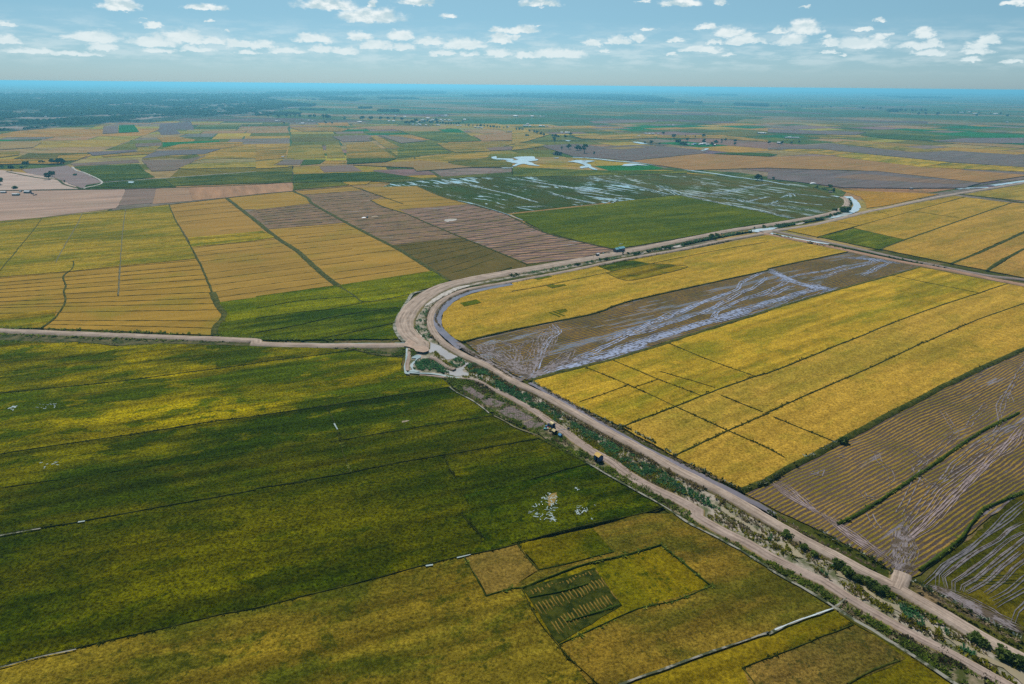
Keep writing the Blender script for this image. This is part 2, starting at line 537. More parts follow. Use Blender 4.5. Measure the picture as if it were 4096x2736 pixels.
def build_world():
    t = NT.__new__(NT); t.t = wld.node_tree; t.t.nodes.clear()
    sky = t.n('ShaderNodeTexSky', sky_type='NISHITA')
    sky.sun_disc = False
    sky.sun_elevation = math.radians(SUN_EL); sky.sun_rotation = math.radians(SUN_AZ)
    sky.altitude = 100; sky.air_density = 1.0; sky.dust_density = 0.4; sky.ozone_density = 1.0
    d = t.n("ShaderNodeTexCoord").outputs['Generated']
    sep = t.n('ShaderNodeSeparateXYZ'); t.link(d, sep.inputs[0])
    az = t.math('ARCTAN2', sep.outputs[0], sep.outputs[1])
    el = t.math('ARCSINE', sep.outputs[2])
    air = t.ramp(t.rng(el, 0.0, 0.2), [(0.03, (0.55, 0.865, 1.0)), (0.40, (0.53, 0.82, 0.775)), (0.56, (0.60, 0.86, 0.73)), (1.0, (0.66, 0.90, 0.75))])
    tinted = t.mix(1.0, sky.outputs[0], t.mix(1.0, air, (1.0, 1.0, 1.334, 1), 'MULTIPLY'), 'MULTIPLY')
    cb = t.n('ShaderNodeCombineXYZ'); t.link(az, cb.inputs[0]); t.link(el, cb.inputs[1])
    q = cb.outputs[0]
    qs = t.vmath('MULTIPLY', q, (1.0, 1.9, 0))
    w1 = t.noise(qs, 75.0, 6.0, 0.62, 0.0, True)
    q2 = t.vmath('MULTIPLY_ADD', t.vmath('SUBTRACT', w1, (0.5, 0.5, 0.5)), (0.035, 0.013, 0), q)
    best = None
    for key, s in CLOUDS.items():
        v = [float(x) for x in s.split()]
        for i in range(0, len(v), 5):
            cx, by, hw, h, st = v[i:i + 5]; hw *= 1.04; h *= 1.1; st = st * .92 + .08
            ox, oy = int(key[0]) * 1024, int(key[1]) * 684
            a0, e0 = azel((ox + cx * TK, oy + (by - 0.10 * h) * TK))
            a1, _ = azel((ox + (cx + hw) * TK, oy + by * TK))
            _, e1 = azel((ox + cx * TK, oy + (by - h) * TK))
            ia, ie = 1 / (a1 - a0), 1 / (e1 - e0)
            u = t.vmath('MULTIPLY_ADD', q2, (ia, ie, 0), (-a0 * ia, -e0 * ie, 1.0 - st))
            u = t.vmath('MAXIMUM', u, t.vmath('MULTIPLY', u, (-1.0, -3.2, 1.0)))
            ln = t.vmath('LENGTH', u)
            best = ln if best is None else t.math('MINIMUM', best, ln)
    big = t.noise(qs, 40.0, 7.0, 0.66)
    dens = t.math('ADD', t.math('SUBTRACT', 1.0, best), t.math('MULTIPLY', t.math('SUBTRACT', big, 0.5), 1.25))
    alpha = t.rng(dens, -0.18, 0.46, smooth=True)
    # thin far bank of haze cloud low over the horizon
    fb = t.noise(t.vmath('MULTIPLY', q, (1.0, 5.0, 0)), 22.0, 6.0, 0.6)
    band = t.math('MULTIPLY', t.rng(el, 0.012, 0.035, smooth=True), t.rng(el, 0.085, 0.045, smooth=True))
    veil = t.math('MULTIPLY', t.math('MULTIPLY', t.rng(fb, 0.40, 0.66, smooth=True), band), 0.4)
    alpha = t.math('MAXIMUM', t.math('MULTIPLY', alpha, 0.93), veil)
    # sun-lit tops against greyer undersides
    up = t.noise(t.vmath('ADD', qs, (0.0, 0.008, 0.0)), 40.0, 4.0, 0.6)
    lo = t.noise(t.vmath('ADD', qs, (0.0, -0.004, 0.0)), 40.0, 4.0, 0.6)
    lit = t.rng(t.math('SUBTRACT', lo, up), -0.16, 0.14, smooth=True)
    ccol = t.mix(lit, (0.44, 0.60, 0.66, 1), (0.86, 0.90, 0.89, 1))
    ccol = t.mix(t.rng(el, 0.10, 0.035), ccol, (0.70, 0.80, 0.82, 1))
    ccol = t.mix(1.0, ccol, (0.88, 0.88, 0.88, 1), 'MULTIPLY')
    b1 = t.n('ShaderNodeBackground'); t.inp(b1, 'Color', tinted); b1.inputs['Strength'].default_value = SKY_STR
    b2 = t.n('ShaderNodeBackground'); t.inp(b2, 'Color', ccol); b2.inputs['Strength'].default_value = 1.0
    mx = t.n('ShaderNodeMixShader'); t.link(alpha, mx.inputs[0]); t.link(b1.outputs[0], mx.inputs[1]); t.link(b2.outputs[0], mx.inputs[2])
    o = t.n('ShaderNodeOutputWorld'); t.link(mx.outputs[0], o.inputs['Surface'])


build_world()
sl = bpy.data.lights.new('sun', 'SUN'); sl.energy = 4.9; sl.angle = math.radians(0.5); sl.color = (1.0, 0.955, 0.89)
so = bpy.data.objects.new('sun', sl); COL.objects.link(so)
sd = Vector((math.sin(math.radians(SUN_AZ)) * math.cos(math.radians(SUN_EL)), math.cos(math.radians(SUN_AZ)) * math.cos(math.radians(SUN_EL)), math.sin(math.radians(SUN_EL))))
so.rotation_euler = (-sd).to_track_quat('-Z', 'Y').to_euler(); so.location = (0, 0, 100)

cam = bpy.data.cameras.new('camera'); cam.sensor_width = 36; cam.lens = 24; cam.clip_start = 1; cam.clip_end = 300000
co = bpy.data.objects.new('camera', cam); COL.objects.link(co)
mw = Matrix(((RIGHT[0], UP[0], -FWD[0], 0), (RIGHT[1], UP[1], -FWD[1], 0), (RIGHT[2], UP[2], -FWD[2], H), (0, 0, 0, 1)))
co.matrix_world = mw
S.camera = co

GX = 62000.0
mesh_obj('ground', [(-GX, -GX, 0), (GX, -GX, 0), (GX, GX, 0), (-GX, GX, 0)], [(0, 1, 2, 3)], mat_ground())['kind'] = 'structure'
bpy.data.objects['ground']['label'] = 'flat farmland plain reaching to the hazy horizon'

hz = bpy.data.materials.new('blue_haze'); hz.use_nodes = True
ht = hz.node_tree; ht.nodes.clear()
pv = ht.nodes.new('ShaderNodeVolumePrincipled'); oo = ht.nodes.new('ShaderNodeOutputMaterial')
pv.inputs['Color'].default_value = (0.25, 0.76, 1.0, 1); pv.inputs['Density'].default_value = 1 / 8000.0
pv.inputs['Anisotropy'].default_value = 0.45
ht.links.new(pv.outputs[0], oo.inputs['Volume'])
B = GX + 500
hv = [(x, y, z) for z in (-1.0, 121.0) for y in (-B, B) for x in (-B, B)]
tag(mesh_obj('haze', hv, [(0, 2, 3, 1), (4, 5, 7, 6), (0, 1, 5, 4), (1, 3, 7, 5), (3, 2, 6, 7), (2, 0, 4, 6)], hz), 'blue haze that fades the far plain', None, None, 'stuff')

# ------------------------------------------------------------------ material set
MC, MS, MF, MFARM = mat_crop(), mat_stubble(), mat_flood(), mat_farm()
DIR_E = math.radians(90 - 56)        # sowing direction of the eastern fields, from +x
M_ROWS = mat_rows('muddy_strip', (0.25, 0.155, 0.018, 1), (0.055, 0.045, 0.042, 1), (0.10, 0.125, 0.19, 1), 1.8, DIR_E, 0.09, .45)
M_ROWS2 = mat_rows('cut_straw_rows', (0.28, 0.18, 0.035, 1), (0.075, 0.055, 0.045, 1), (0.19, 0.17, 0.20, 1), 1.35, DIR_E, 0.02, .45)
M_ROWS3 = mat_rows('rough_stubble_rows', (0.34, 0.21, 0.095, 1), (0.10, 0.068, 0.058, 1), (0.24, 0.21, 0.24, 1), 5.0, math.radians(14), -0.02)
M_ROWS4 = mat_rows('cut_olive_rows', (0.17, 0.12, 0.02, 1), (0.07, 0.055, 0.02, 1), (0.16, 0.15, 0.15, 1), 3.0, DIR_E, -0.06)
M_ROAD = mat_road('sandy_road', (0.42, 0.335, 0.265, 1))
M_PATH = mat_road('trodden_path', (0.38, 0.30, 0.245, 1), (0.45, 0.42, 0.42), (0.13, 0.105, 0.04))
M_PINK = mat_road('reddish_road', (0.42, 0.26, 0.17, 1))
M_GREY = mat_road('grey_clay_road', (0.30, 0.245, 0.215, 1))
M_BUND = mat_plain('bund_grass', (0.022, 0.034, 0.004), (0.075, 0.078, 0.010), 0.6)  # dark grass colour, with the shade along crop edges put into it
M_DITCH = mat_plain('muddy_ditch', (0.045, 0.055, 0.018), (0.25, 0.24, 0.19), 0.30, 0.6, 0.1, lo=.44, hi=.54)
M_BUNDL = mat_plain('bund_grass_light', (0.03, 0.042, 0.006), (0.10, 0.095, 0.018), 0.5)
M_MUD = mat_plain('wet_mud', (0.085, 0.078, 0.078), (0.17, 0.16, 0.165), 0.6, 0.5, 0.15)
M_MUDB = mat_plain('sky_sheen_mud', (0.075, 0.06, 0.045), (0.27, 0.315, 0.44), 0.45, 0.5, 0.1, lo=.40, hi=.50)  # bluish sky sheen of the wet tracks painted into the mud colour
M_MUDP = mat_plain('drying_mud', (0.10, 0.075, 0.05), (0.22, 0.19, 0.19), 0.4, 0.8, 0.05, lo=.42, hi=.54)
M_SOFT = mat_plain('worn_bund', (0.09, 0.09, 0.04), (0.20, 0.18, 0.11), 0.7)
M_PALE = mat_plain('pale_clay', (0.28, 0.24, 0.19), (0.46, 0.43, 0.38), 0.5, 0.7, 0.2)
M_WHITE = mat_water('bright_water', (0.50, 0.58, 0.58), (0.62, 0.68, 0.67), 0.03, 0.12)
M_CYAN = mat_water('ditch_water', (0.26, 0.34, 0.32), (0.42, 0.48, 0.45), 0.1, 0.12)
M_THREAD = mat_plain('water_thread', (0.03, 0.05, 0.012), (0.40, 0.48, 0.48), 0.22, 0.3, 0.2, lo=.43, hi=.53)
M_POND = mat_water('clay_pond', (0.33, 0.31, 0.28), (0.40, 0.38, 0.35), 0.05, 0.2)
M_CANAL = mat_water('canal_water', (0.135, 0.118, 0.125), (0.21, 0.18, 0.19), 0.08, 0.18)
M_MOAT = mat_water('tan_canal', (0.26, 0.22, 0.13), (0.33, 0.27, 0.16), 0.08, 0.25)
M_REED = mat_leaf('reed_leaf', [(0.0, (0.035, 0.10, 0.05)), (0.35, (0.08, 0.20, 0.10)), (0.65, (0.12, 0.28, 0.15)), (1.0, (0.24, 0.40, 0.23))])
M_WEED = mat_leaf('weed_leaf', [(0.0, (0.0374, 0.0780, 0.0125)), (0.45, (0.1404, 0.2028, 0.0312)), (0.75, (0.2652, 0.3120, 0.0437)), (1.0, (0.4992, 0.4680, 0.0936))])
M_YEL = mat_leaf('yellow_sedge', [(0.0, (0.0675, 0.0788, 0.0067)), (0.5, (0.2250, 0.2250, 0.0135)), (1.0, (0.4500, 0.3825, 0.0270))])
M_DEAD = mat_leaf('dead_reed', [(0.0, (0.0637, 0.0510, 0.0364)), (0.5, (0.2366, 0.1820, 0.1092)), (1.0, (0.4550, 0.3458, 0.2002))])
M_BURN = mat_leaf('burnt_scrub', [(0.0, (0.0338, 0.0270, 0.0203)), (0.5, (0.1014, 0.0761, 0.0507)), (0.8, (0.0845, 0.1014, 0.0338)), (1.0, (0.2197, 0.1690, 0.1014))])
M_FLOWER = mat_leaf('white_flower_heads', [(0.0, (0.03, 0.05, 0.012)), (0.6, (0.08, 0.10, 0.03)), (0.72, (0.50, 0.54, 0.48)), (1.0, (0.62, 0.64, 0.58))])
M_TREE = mat_leaf("tree_leaf", [(0.0, (0.0130, 0.0390, 0.0104)), (0.6, (0.0364, 0.0806, 0.0208)), (1.0, (0.0845, 0.1430, 0.0325))])
M_BUSH = mat_leaf('bush_leaf', [(0.0, (0.0507, 0.0845, 0.0203)), (0.6, (0.1268, 0.1859, 0.0423)), (1.0, (0.2535, 0.3042, 0.0845))])
def mat_garden():
    m, t = M('garden_beds')
    p = t.pos()
    r = t.rot(p, 0.75)
    b = t.n('ShaderNodeTexBrick', offset=0.3)
    t.inp(b, 'Vector', r); t.inp(b, 'Scale', 0.42); t.inp(b, 'Mortar Size', 0.035)
    b.inputs['Color1'].default_value = (0.085, 0.062, 0.06, 1); b.inputs['Color2'].default_value = (0.13, 0.095, 0.09, 1); b.inputs['Mortar'].default_value = (0.25, 0.21, 0.19, 1)
    n = t.noise(p, 0.5, 5.0, 0.7)
    c = t.mix(t.rng(n, 0.5, 0.62), b.outputs[0], (0.06, 0.075, 0.025, 1))
    c = t.mix(1.0, c, t.rng(t.noise(p, 1.6, 4.0), 0.3, 0.7, 0.6, 1.4), 'MULTIPLY')
    t.bsdf(c, 1.0, 0.0)
    return m


M_GARDEN = mat_garden()
M_BARK = mat_plain('bark', (0.05, 0.035, 0.025), (0.10, 0.075, 0.055), 3.0)

# ------------------------------------------------------------------ fields
GOLD = (0.335, 0.195, 0.016)
YEL = (0.27, 0.175, 0.012)
TAN = (0.39, 0.215, 0.055)
STAN = (0.36, 0.20, 0.07)
OLIVE = (0.105, 0.088, 0.005)
DGREEN = (0.062, 0.066, 0.003)
GREEN = (0.115, 0.130, 0.001)
VGREEN = (0.080, 0.100, 0.0)
DEEP = (0.035, 0.062, 0.003)
BROWN = (0.23, 0.13, 0.085)
PURP = (0.19, 0.125, 0.10)
PALE = (0.42, 0.33, 0.29)


def make_field(name, poly, mat, h, color, ang=0.0, patch=0.6, speck=0.0, label=None, grow=0.0):
    P = np.asarray(poly, float)
    if grow:
        c = P.mean(0); P = c + (P - c) * (1 + grow)
    L = []
    n = len(P)
    for i in range(n):
        a, b = P[i], P[(i + 1) % n]
        dist = np.linalg.norm((a + b) / 2)
        step = max(2.5, dist / 120.0)
        k = max(1, int(np.linalg.norm(b - a) / step))
        j = min(0.35, 0.0016 * dist) if dist < 900 else 0.8
        for q in range(k):
            pt = a + (b - a) * q / k
            if q: pt = pt + rng.uniform(-j, j, 2)
            L.append(pt)
    L = np.array(L); n = len(L)
    x, y = L[:, 0], L[:, 1]
    if np.dot(x, np.roll(y, -1)) - np.dot(y, np.roll(x, -1)) < 0:
        L = L[::-1]
    loc = (round(float(L[:, 0].mean()), 2), round(float(L[:, 1].mean()), 2), 0.0)
    V = np.r_[np.c_[L, np.full(n, h)], np.c_[L, np.full(n, -0.05)]]
    F = [tuple(range(n))] + [(i, n + i, n + (i + 1) % n, (i + 1) % n) for i in range(n)]
    o = mesh_obj(name, V, F, mat, None, loc)
    o.color = (*color, 1)
    o['dir'] = -ang; o['patch'] = float(patch); o['speck'] = float(speck); o['lift'] = (1.0 if color[1] > color[0] * .9 else .3) if color[0] < 0.2 else 0.0
    tag(o, label, None, None, 'structure')
    return o


HN = [0.0]


def field(s, color, kind='crop', ang=0.0, patch=0.6, speck=0.0, label=None, name='rice_field', h=None, mat=None):
    base = {'crop': 0.7, 'stub': 0.36, 'flood': 0.34, 'rows': 0.3}[kind]
    HN[0] = (HN[0] + 0.013) % 0.1
    h = (base if h is None else h) + HN[0]
    P = W(s, h)
    mt = mat or {'crop': MC, 'stub': MS, 'flood': MF, 'rows': M_ROWS}[kind]
    return make_field(name, P, mt, h, color, ang, patch, speck, label)


A_W = math.radians(90 + 17.5 - 90 + 0)      # western plots: long way runs 17.5 degrees off across
A_L = math.radians(18)
A_N = math.radians(28)
def ang(s):
    a = W(s)
    d = a[1] - a[0]
    return math.atan2(d[1], d[0])


A1 = ang('01: 0 970 1790 800')            # drill lines of the western plots
A2 = ang('12: 0 678 1250 490')            # near green plots on the left
A3 = ang('22: 1000 775 2220 315')         # long way of the golden blocks
A4 = ang('23: 1000 1568 2000 1210')

# --- western plots above the side road
field('01: -400 500 0 460 390 425 1150 350 1550 305 1600 430 1720 640 1795 800 1100 870 680 912 0 970 -400 1005', (0.27, 0.195, 0.016), ang=A1, patch=0.65, label='yellow-green rice field left of the tan plots, below the pale bare land')
field('01: -400 1005 0 970 680 912 1100 870 1795 800 1850 880 1945 1110 2000 1230 2055 1300 2040 1360 1985 1420 1970 1505 1500 1485 800 1452 0 1432 -400 1425', (0.31, 0.195, 0.032), 'stub', ang=A1, patch=0.55, label='broad tan rice field just above the side road on the left')
field('01: -400 1350 0 1325 515 1268 505 1335 380 1437 0 1440 -400 1425', (0.29, 0.19, 0.013), ang=A1, patch=0.9, h=0.75, label='small yellow-green corner plot above the side road')
field('01: 1550 305 2080 248 2347 455 11: 0 455 180 600 01: 2347 560 1720 612 1600 430', (0.31, 0.19, 0.042), 'stub', ang=A1, patch=0.25, label='pinkish tan plot between two green bunds')
field('01: 1720 610 2347 555 11: 60 548 185 605 0 632 01: 2347 636 1755 695', (0.26, 0.19, 0.012), ang=A1, patch=1.0, label='narrow yellow-green band across the tan plots')
field('01: 1755 695 2347 636 11: 0 632 185 605 390 740 600 930 740 1045 0 1147 01: 2347 1157 1990 1205 1945 1110 1850 880', (0.30, 0.19, 0.038), 'stub', ang=A1, patch=0.5, label='long tan plot left of the thick green bund')
field('01: 1995 1205 2347 1157 11: 0 1147 740 1047 1620 915 1770 1008 1450 1112 1400 1160 1340 1250 700 1262 0 1350 01: 2065 1385 2055 1300', GREEN, ang=A1, patch=0.6, label='light green rice field above the dark one, left of the road bend')
field('01: 2065 1385 11: 0 1350 700 1262 1340 1248 1290 1370 1275 1440 1300 1535 0 1548 01: 2347 1548 1970 1512 1985 1420 2040 1360', (0.0638, 0.0840, 0.0010), ang=A1, patch=0.8, label='dark green rice field in the corner of side road and road bend')
field('01: 2080 248 2347 215 11: 0 213 340 185 470 240 510 295 0 355 01: 2347 352 2230 352', (0.31, 0.195, 0.036), 'stub', ang=A1, patch=0.4, label='tan plot at the far end beside the pale bund')
field('11: -110 385 0 355 510 300 650 370 830 472 100 530 0 455', (0.2, 0.13, 0.09), 'rows', mat=M_ROWS3, label='brown cut plot with dark lines and a wet edge')
field('11: 110 535 830 475 1080 600 1300 710 1610 914 780 1042 600 930 390 740 180 600', (0.31, 0.195, 0.038), 'stub', ang=A1, patch=0.35, label='large tan plot between the two thick green bunds')
field('11: 345 185 880 138 965 176 430 216', (0.30, 0.185, 0.04), 'stub', ang=A1, patch=0.3, label='thin tan plot at the far end of the striped plots')
field('11: 430 216 965 176 1160 232 1050 265 1160 325 1390 395 1560 470 1890 607 1240 678 1080 600 830 470 650 370 510 290', (0.3, 0.2, 0.1), 'rows', mat=M_ROWS3, label='striped brown stubble with a white tarpaulin on it')
field('11: 1240 680 1890 608 2120 700 2347 790 21: 130 845 130 890 0 905 11: 2347 880 2000 985 1790 1003 1560 870 1300 710', (0.12, 0.1, 0.03), 'rows', mat=M_ROWS4, label='dark olive cut plot beside the road bend')
field('11: 940 152 1150 145 1480 138 1700 230 1965 302 1310 352 1390 395 1160 325 1050 265 1200 250', (0.29, 0.185, 0.035), 'stub', ang=A1, patch=0.35, label='golden wedge of stubble beside the flooded rice')
field('11: 1380 392 1310 350 1965 303 2285 387 21: 0 420 300 560 700 660 935 714 850 745 600 800 130 850 11: 2347 792 1890 607', (0.3, 0.18, 0.12), 'rows', mat=mat_rows('reddish_stubble_rows', (0.33, 0.20, 0.12, 1), (0.12, 0.08, 0.07, 1), (0.28, 0.31, 0.36, 1), 8.0, math.radians(14), 0.0), label='reddish brown stubble left of the bright green rectangle')
# --- flooded rice and green rectangle
field('11: 1250 108 1880 60 2347 55 21: 0 55 700 48 1530 218 0 382 11: 2285 386 1965 302 1700 230 1480 138 1160 145', (0.040, 0.062, 0.008), 'flood', ang=ang('21: 170 90 1050 235'), patch=1.0, label='flooded dark green rice with many white water streaks')
field('21: 700 48 1600 22 2150 68 2347 90 31: 0 85 250 110 420 150 560 200 640 232 705 270 715 320 640 370 450 402 215 442 21: 2347 388 1530 220', (0.058, 0.075, 0.014), 'flood', ang=ang('21: 1540 222 2347 375'), patch=0.5, label='flooded brown-green rice filling the inside of the canal bend')
field('21: 0 395 1540 224 2347 390 31: 218 442 0 478 21: 2300 478 2200 492 1550 612 1000 706 940 714 700 660 300 560', VGREEN, ang=A1, patch=0.5, label='bright dark-green rice rectangle beside the teal-roofed house')
# --- golden fields inside the bend
field('21: 0 1020 400 950 780 872 1300 778 1800 690 2347 585 31: 60 590 200 632 730 737 0 892 21: 2347 905 1500 1092 1000 1210 740 1305 0 1455 11: 2347 1455 1890 1560 1830 1540 1730 1460 1700 1390 1715 1300 1775 1225 1900 1152 2100 1087 2347 1035', (0.375, 0.24, 0.026), ang=A3, patch=0.45, label='golden rice field inside the road bend, above the muddy strip')
field('11: 1870 1210 2020 1176 2065 1205 1910 1241', VGREEN, ang=A3, patch=0.3, h=0.85, label='small dark green square in the golden field near the bend')
field('21: 200 985 330 960 372 966 240 996', VGREEN, ang=A3, patch=0.3, h=0.85, label='small dark green slip beside the inner road')
field('21: 315 1052 370 1030 400 1045 480 1035 500 1048 370 1074', (0.10, 0.10, 0.004), ang=A3, patch=0.5, h=0.85, label='olive L-shaped patch in the golden field')
field('21: 400 1277 490 1260 512 1284 442 1300', (0.12, 0.11, 0.004), ang=A3, patch=0.5, h=0.85, label='olive patch with two strips in the golden field')
field('21: 335 1296 350 1292 445 1332 432 1338', (0.12, 0.11, 0.004), ang=A3, patch=0.5, h=0.85, label='thin olive strip in the golden field, lower one')
field('21: 372 1287 388 1283 488 1325 470 1330', (0.12, 0.11, 0.004), ang=A3, patch=0.5, h=0.85, label='thin olive strip in the golden field, upper one')
field('21: 785 874 1000 826 1110 820 1280 850 1120 885 905 917', (0.085, 0.09, 0.003), ang=A3, patch=1.2, h=0.85, label='dark green patch beside the inner road')
field('21: 905 918 1120 886 1290 850 1480 862 1600 886 1150 996 1010 994 865 936', (0.20, 0.145, 0.008), ang=A3, patch=1.2, h=0.82, label='olive patch beside the dark green one')
field('11: 1925 1570 2347 1465 21: 0 1458 740 1312 1000 1220 1500 1097 2347 912 31: 0 895 730 742 1000 790 1395 878 1130 955 600 1097 0 1275 21: 2347 1280 1430 1562 22: 900 160 430 275 170 345 130 345 0 292 12: 2347 285 2050 115', (0.2, 0.13, 0.03), 'rows', mat=M_ROWS, label='long dark muddy strip with blue wheel tracks')
field('22: 175 360 900 172 1430 12 2347 -275 32: 0 -275 31: 0 1285 600 1102 1140 960 1400 882 2190 1032 1930 1117 1350 1310 720 1562 32: 700 0 0 285 22: 2347 287 2220 315 1720 495 1500 585 1000 773 500 540', (0.38, 0.248, 0.020), ang=A3, patch=0.6, label='golden rice block next to the muddy strip')
field('22: 1005 778 1500 588 1720 498 2220 318 2347 289 32: 0 288 700 3 31: 720 1565 1350 1313 1930 1119 2192 1034 2347 1062 2480 1090 2480 1180 2347 1210 1900 1370 1440 1568 32: 1430 0 880 255 430 450 0 640 22: 2347 648 1950 820 1480 1040', (0.395, 0.25, 0.032), ang=A3, patch=0.4, label='golden rice block, middle one of three')
field('22: 1482 1042 1950 823 2347 652 32: 0 643 430 453 880 258 1430 3 31: 1440 1571 1900 1373 2347 1213 2480 1183 2700 1250 2700 1568 32: 2480 -70 2347 50 1700 345 1000 705 600 925 0 1248 22: 2347 1262 2090 1352', (0.395, 0.245, 0.03), ang=A3, patch=0.4, label='golden rice block nearest the bottom-right mud fields')
# --- bottom right
field('22: 2130 1385 2347 1268 32: 0 1258 600 942 1000 722 1700 362 2347 62 2700 -110 2700 700 2347 1370 2110 1560 33: 2000 60 1750 280 1400 560 1310 592 1200 575 1000 440 620 235 520 178 140 5 32: 0 1500 22: 2347 1500', (0.3, 0.2, 0.05), 'rows', mat=M_ROWS2, label='cut rice in straw rows crossed by pale wheel tracks')
field('33: 1420 650 1600 420 1760 300 1900 195 2110 -10 2347 -210 2700 -480 2700 1250 2347 1085 2100 970 1800 800 1500 668', (0.10, 0.082, 0.006), ang=A3, patch=0.7, h=0.3, label='olive field with curving wet wheel tracks in the bottom right corner')
# --- right-hand golden fields beyond the double road
field('31: 165 543 640 455 980 367 1400 290 1700 228 1800 236 850 493 450 602', (0.335, 0.215, 0.022), ang=A3, patch=0.35, label='golden slip beside the road past the river bend')
field('31: 780 522 850 496 1810 238 2225 291 1250 627', (0.36, 0.225, 0.03), ang=A3, patch=0.4, label='golden field behind the green plot on the right')
field('31: 468 602 790 526 1250 630 1020 718', (0.10, 0.115, 0.003), ang=A3, patch=0.7, label='green plot beside the double road on the right')
field('31: 1045 716 1260 632 2232 292 2347 296 2700 330 2700 430 2347 550 1685 845', (0.37, 0.225, 0.035), ang=A3, patch=0.35, label='large golden field right of the green plot')
field('31: 1700 850 2347 566 2700 440 2700 560 2347 706 2010 908', (0.36, 0.21, 0.04), ang=A3, patch=0.35, label='golden plot between two hedged bunds near the right edge')
field('31: 2030 915 2347 720 2700 570 2700 1050 2347 975', (0.35, 0.205, 0.042), ang=A3, patch=0.35, label='dull golden plot at the right edge above the double road')
field('31: 1790 213 2347 120 2700 70 2700 320 2347 272', (0.30, 0.21, 0.03), ang=A3, patch=0.5, label='yellowish plot beyond the dark hedge at the right edge')
field('31: 680 180 760 178 1570 210 1100 312 905 340 895 290 850 235', (0.36, 0.19, 0.02), ang=A3, patch=0.3, label='orange-gold plot enclosed by river bend and road')
# --- near green fields, lower left
field('02: -500 10 0 -20 500 8 700 0 1070 38 1500 12 2347 38 12: 0 24 500 48 900 74 500 128 0 190 02: 2347 196 1700 280 1250 340 700 400 0 470 -500 530', (0.1133, 0.1071, 0.0018), ang=A2, patch=1.3, label='green and yellow streaked rice just below the side road')
field('02: -500 530 0 470 700 400 1250 340 1700 280 2347 196 12: 0 190 500 128 900 74 1100 118 1340 140 1330 250 1380 312 1550 306 1700 332 1790 410 1250 490 650 580 0 677 02: 2347 677 1300 830 900 890 0 1025 -500 1100', (0.1305, 0.1217, 0.0018), ang=A2, patch=1.2, label='yellow-green rice field left of the pond corner')
field('02: -500 1102 0 1027 900 892 1300 832 2347 679 12: 0 680 650 582 1250 492 1790 412 1990 545 2180 670 1400 790 700 915 02: 2347 1000 1300 1150 0 1340 -500 1400', (0.0634, 0.0706, 0.0008), ang=A2, patch=1.2, label='darkest green rice field on the left')
field('02: -500 1402 0 1342 1300 1152 2347 1002 12: 700 917 1400 792 2180 672 2347 760 22: 0 755 250 880 12: 2347 925 1500 1070 870 1190 280 1300 0 1342 02: 2347 1350 2000 1415 1500 1505 1150 1567 03: 740 75 370 135 0 200 -500 290', (0.0621, 0.0657, 0.0007), ang=A2, patch=0.85, label='olive green rice field with a pale puddle, left centre')
field('03: -500 292 0 202 370 137 740 77 1170 2 02: 1500 1507 2000 1417 2347 1352 12: 0 1342 280 1302 870 1192 1500 1072 1740 1035 1830 1240 1960 1500 13: 1880 0 2100 238 1960 380 1500 480 1150 580 570 725 0 855 03: 2347 865 2000 930 1450 1065 1000 1170 400 1300 0 1405 -500 1520', (0.0590, 0.0646, 0.0007), ang=A2, patch=0.75, speck=0.6, label='wide green rice field across the lower left')
field('12: 1740 1035 2347 925 22: 250 880 480 1000 690 1112 300 1225 180 1258 0 1310 12: 2347 1312 1900 1395 1830 1240', (0.0673, 0.0717, 0.0007), ang=A2, patch=0.85, label='green plot left of the blue hut with a yellow roof')
field('12: 1900 1397 2347 1314 22: 0 1312 180 1260 300 1227 690 1114 900 1232 1390 1500 1180 1565 23: 1170 5 500 150 0 278 13: 2347 288 1965 379 2100 240 1880 0 12: 1960 1500', (0.0459, 0.0596, 0.0007), ang=A2, patch=1.0, speck=0.8, label='dark green plot with white water specks beside the path')
# --- near tan fields, bottom
field('03: -500 1522 0 1407 400 1302 1000 1172 1450 1067 2000 932 2347 867 13: 0 857 570 727 1150 582 1500 482 1905 395 2110 765 2347 690 23: 0 690 90 690 250 1000 430 1205 700 1568 800 1900 -400 2100 03: -500 2200', (0.155, 0.118, 0.010), ang=A2, patch=0.9, speck=0.9, label='tan and olive ripening rice along the bottom edge')
field('13: 1915 400 2347 292 23: 50 286 240 522 0 688 13: 2347 688 2120 760', (0.20, 0.135, 0.024), ang=A2, patch=0.25, speck=0.4, label='smooth tan rectangle right of the bottom field')
field('23: 58 284 740 138 930 352 250 520', (0.13, 0.107, 0.003), ang=A2, patch=1.0, speck=1.2, label='olive patchy plot above the hand-cut plot')
field('23: 740 136 1170 8 1500 2 1800 172 2347 492 33: 0 500 400 735 600 868 250 980 0 1098 23: 2347 1080 2000 1208 1500 1378 1000 1566 700 1560 430 1205 1160 880 1835 665 1370 288 640 480 90 688 0 686 240 524 930 352', (0.175, 0.12, 0.014), ang=A4, patch=0.75, speck=0.7, label='tan rice field around the hand-cut plot')
field('23: 92 690 640 480 1370 290 1600 480 1835 663 1160 882 430 1203 250 1000', (0.20, 0.152, 0.004), ang=A2 + 1.57, patch=.5, speck=1.5, h=0.55, label='hand-cut plot with rows of sheaves, half cut')
field('23: 1050 1570 1500 1400 2000 1232 2347 1110 33: 0 1115 250 1000 600 880 780 1010 1100 1195 1400 1375 1720 1568 2000 1800 23: 700 2000', (0.20, 0.145, 0.006), ang=A4, patch=0.6, speck=0.5, label='golden rice field at the bottom, right of centre')
field('23: 2120 1430 2347 1325 33: 0 1330 400 1170 770 1018 1000 1140 1260 1330 1180 1380 720 1568 600 1900 23: 2200 1650', (0.185, 0.122, 0.024), ang=A4, patch=0.6, speck=0.9, h=0.76, label='tan plot fenced by green bunds at the bottom edge')

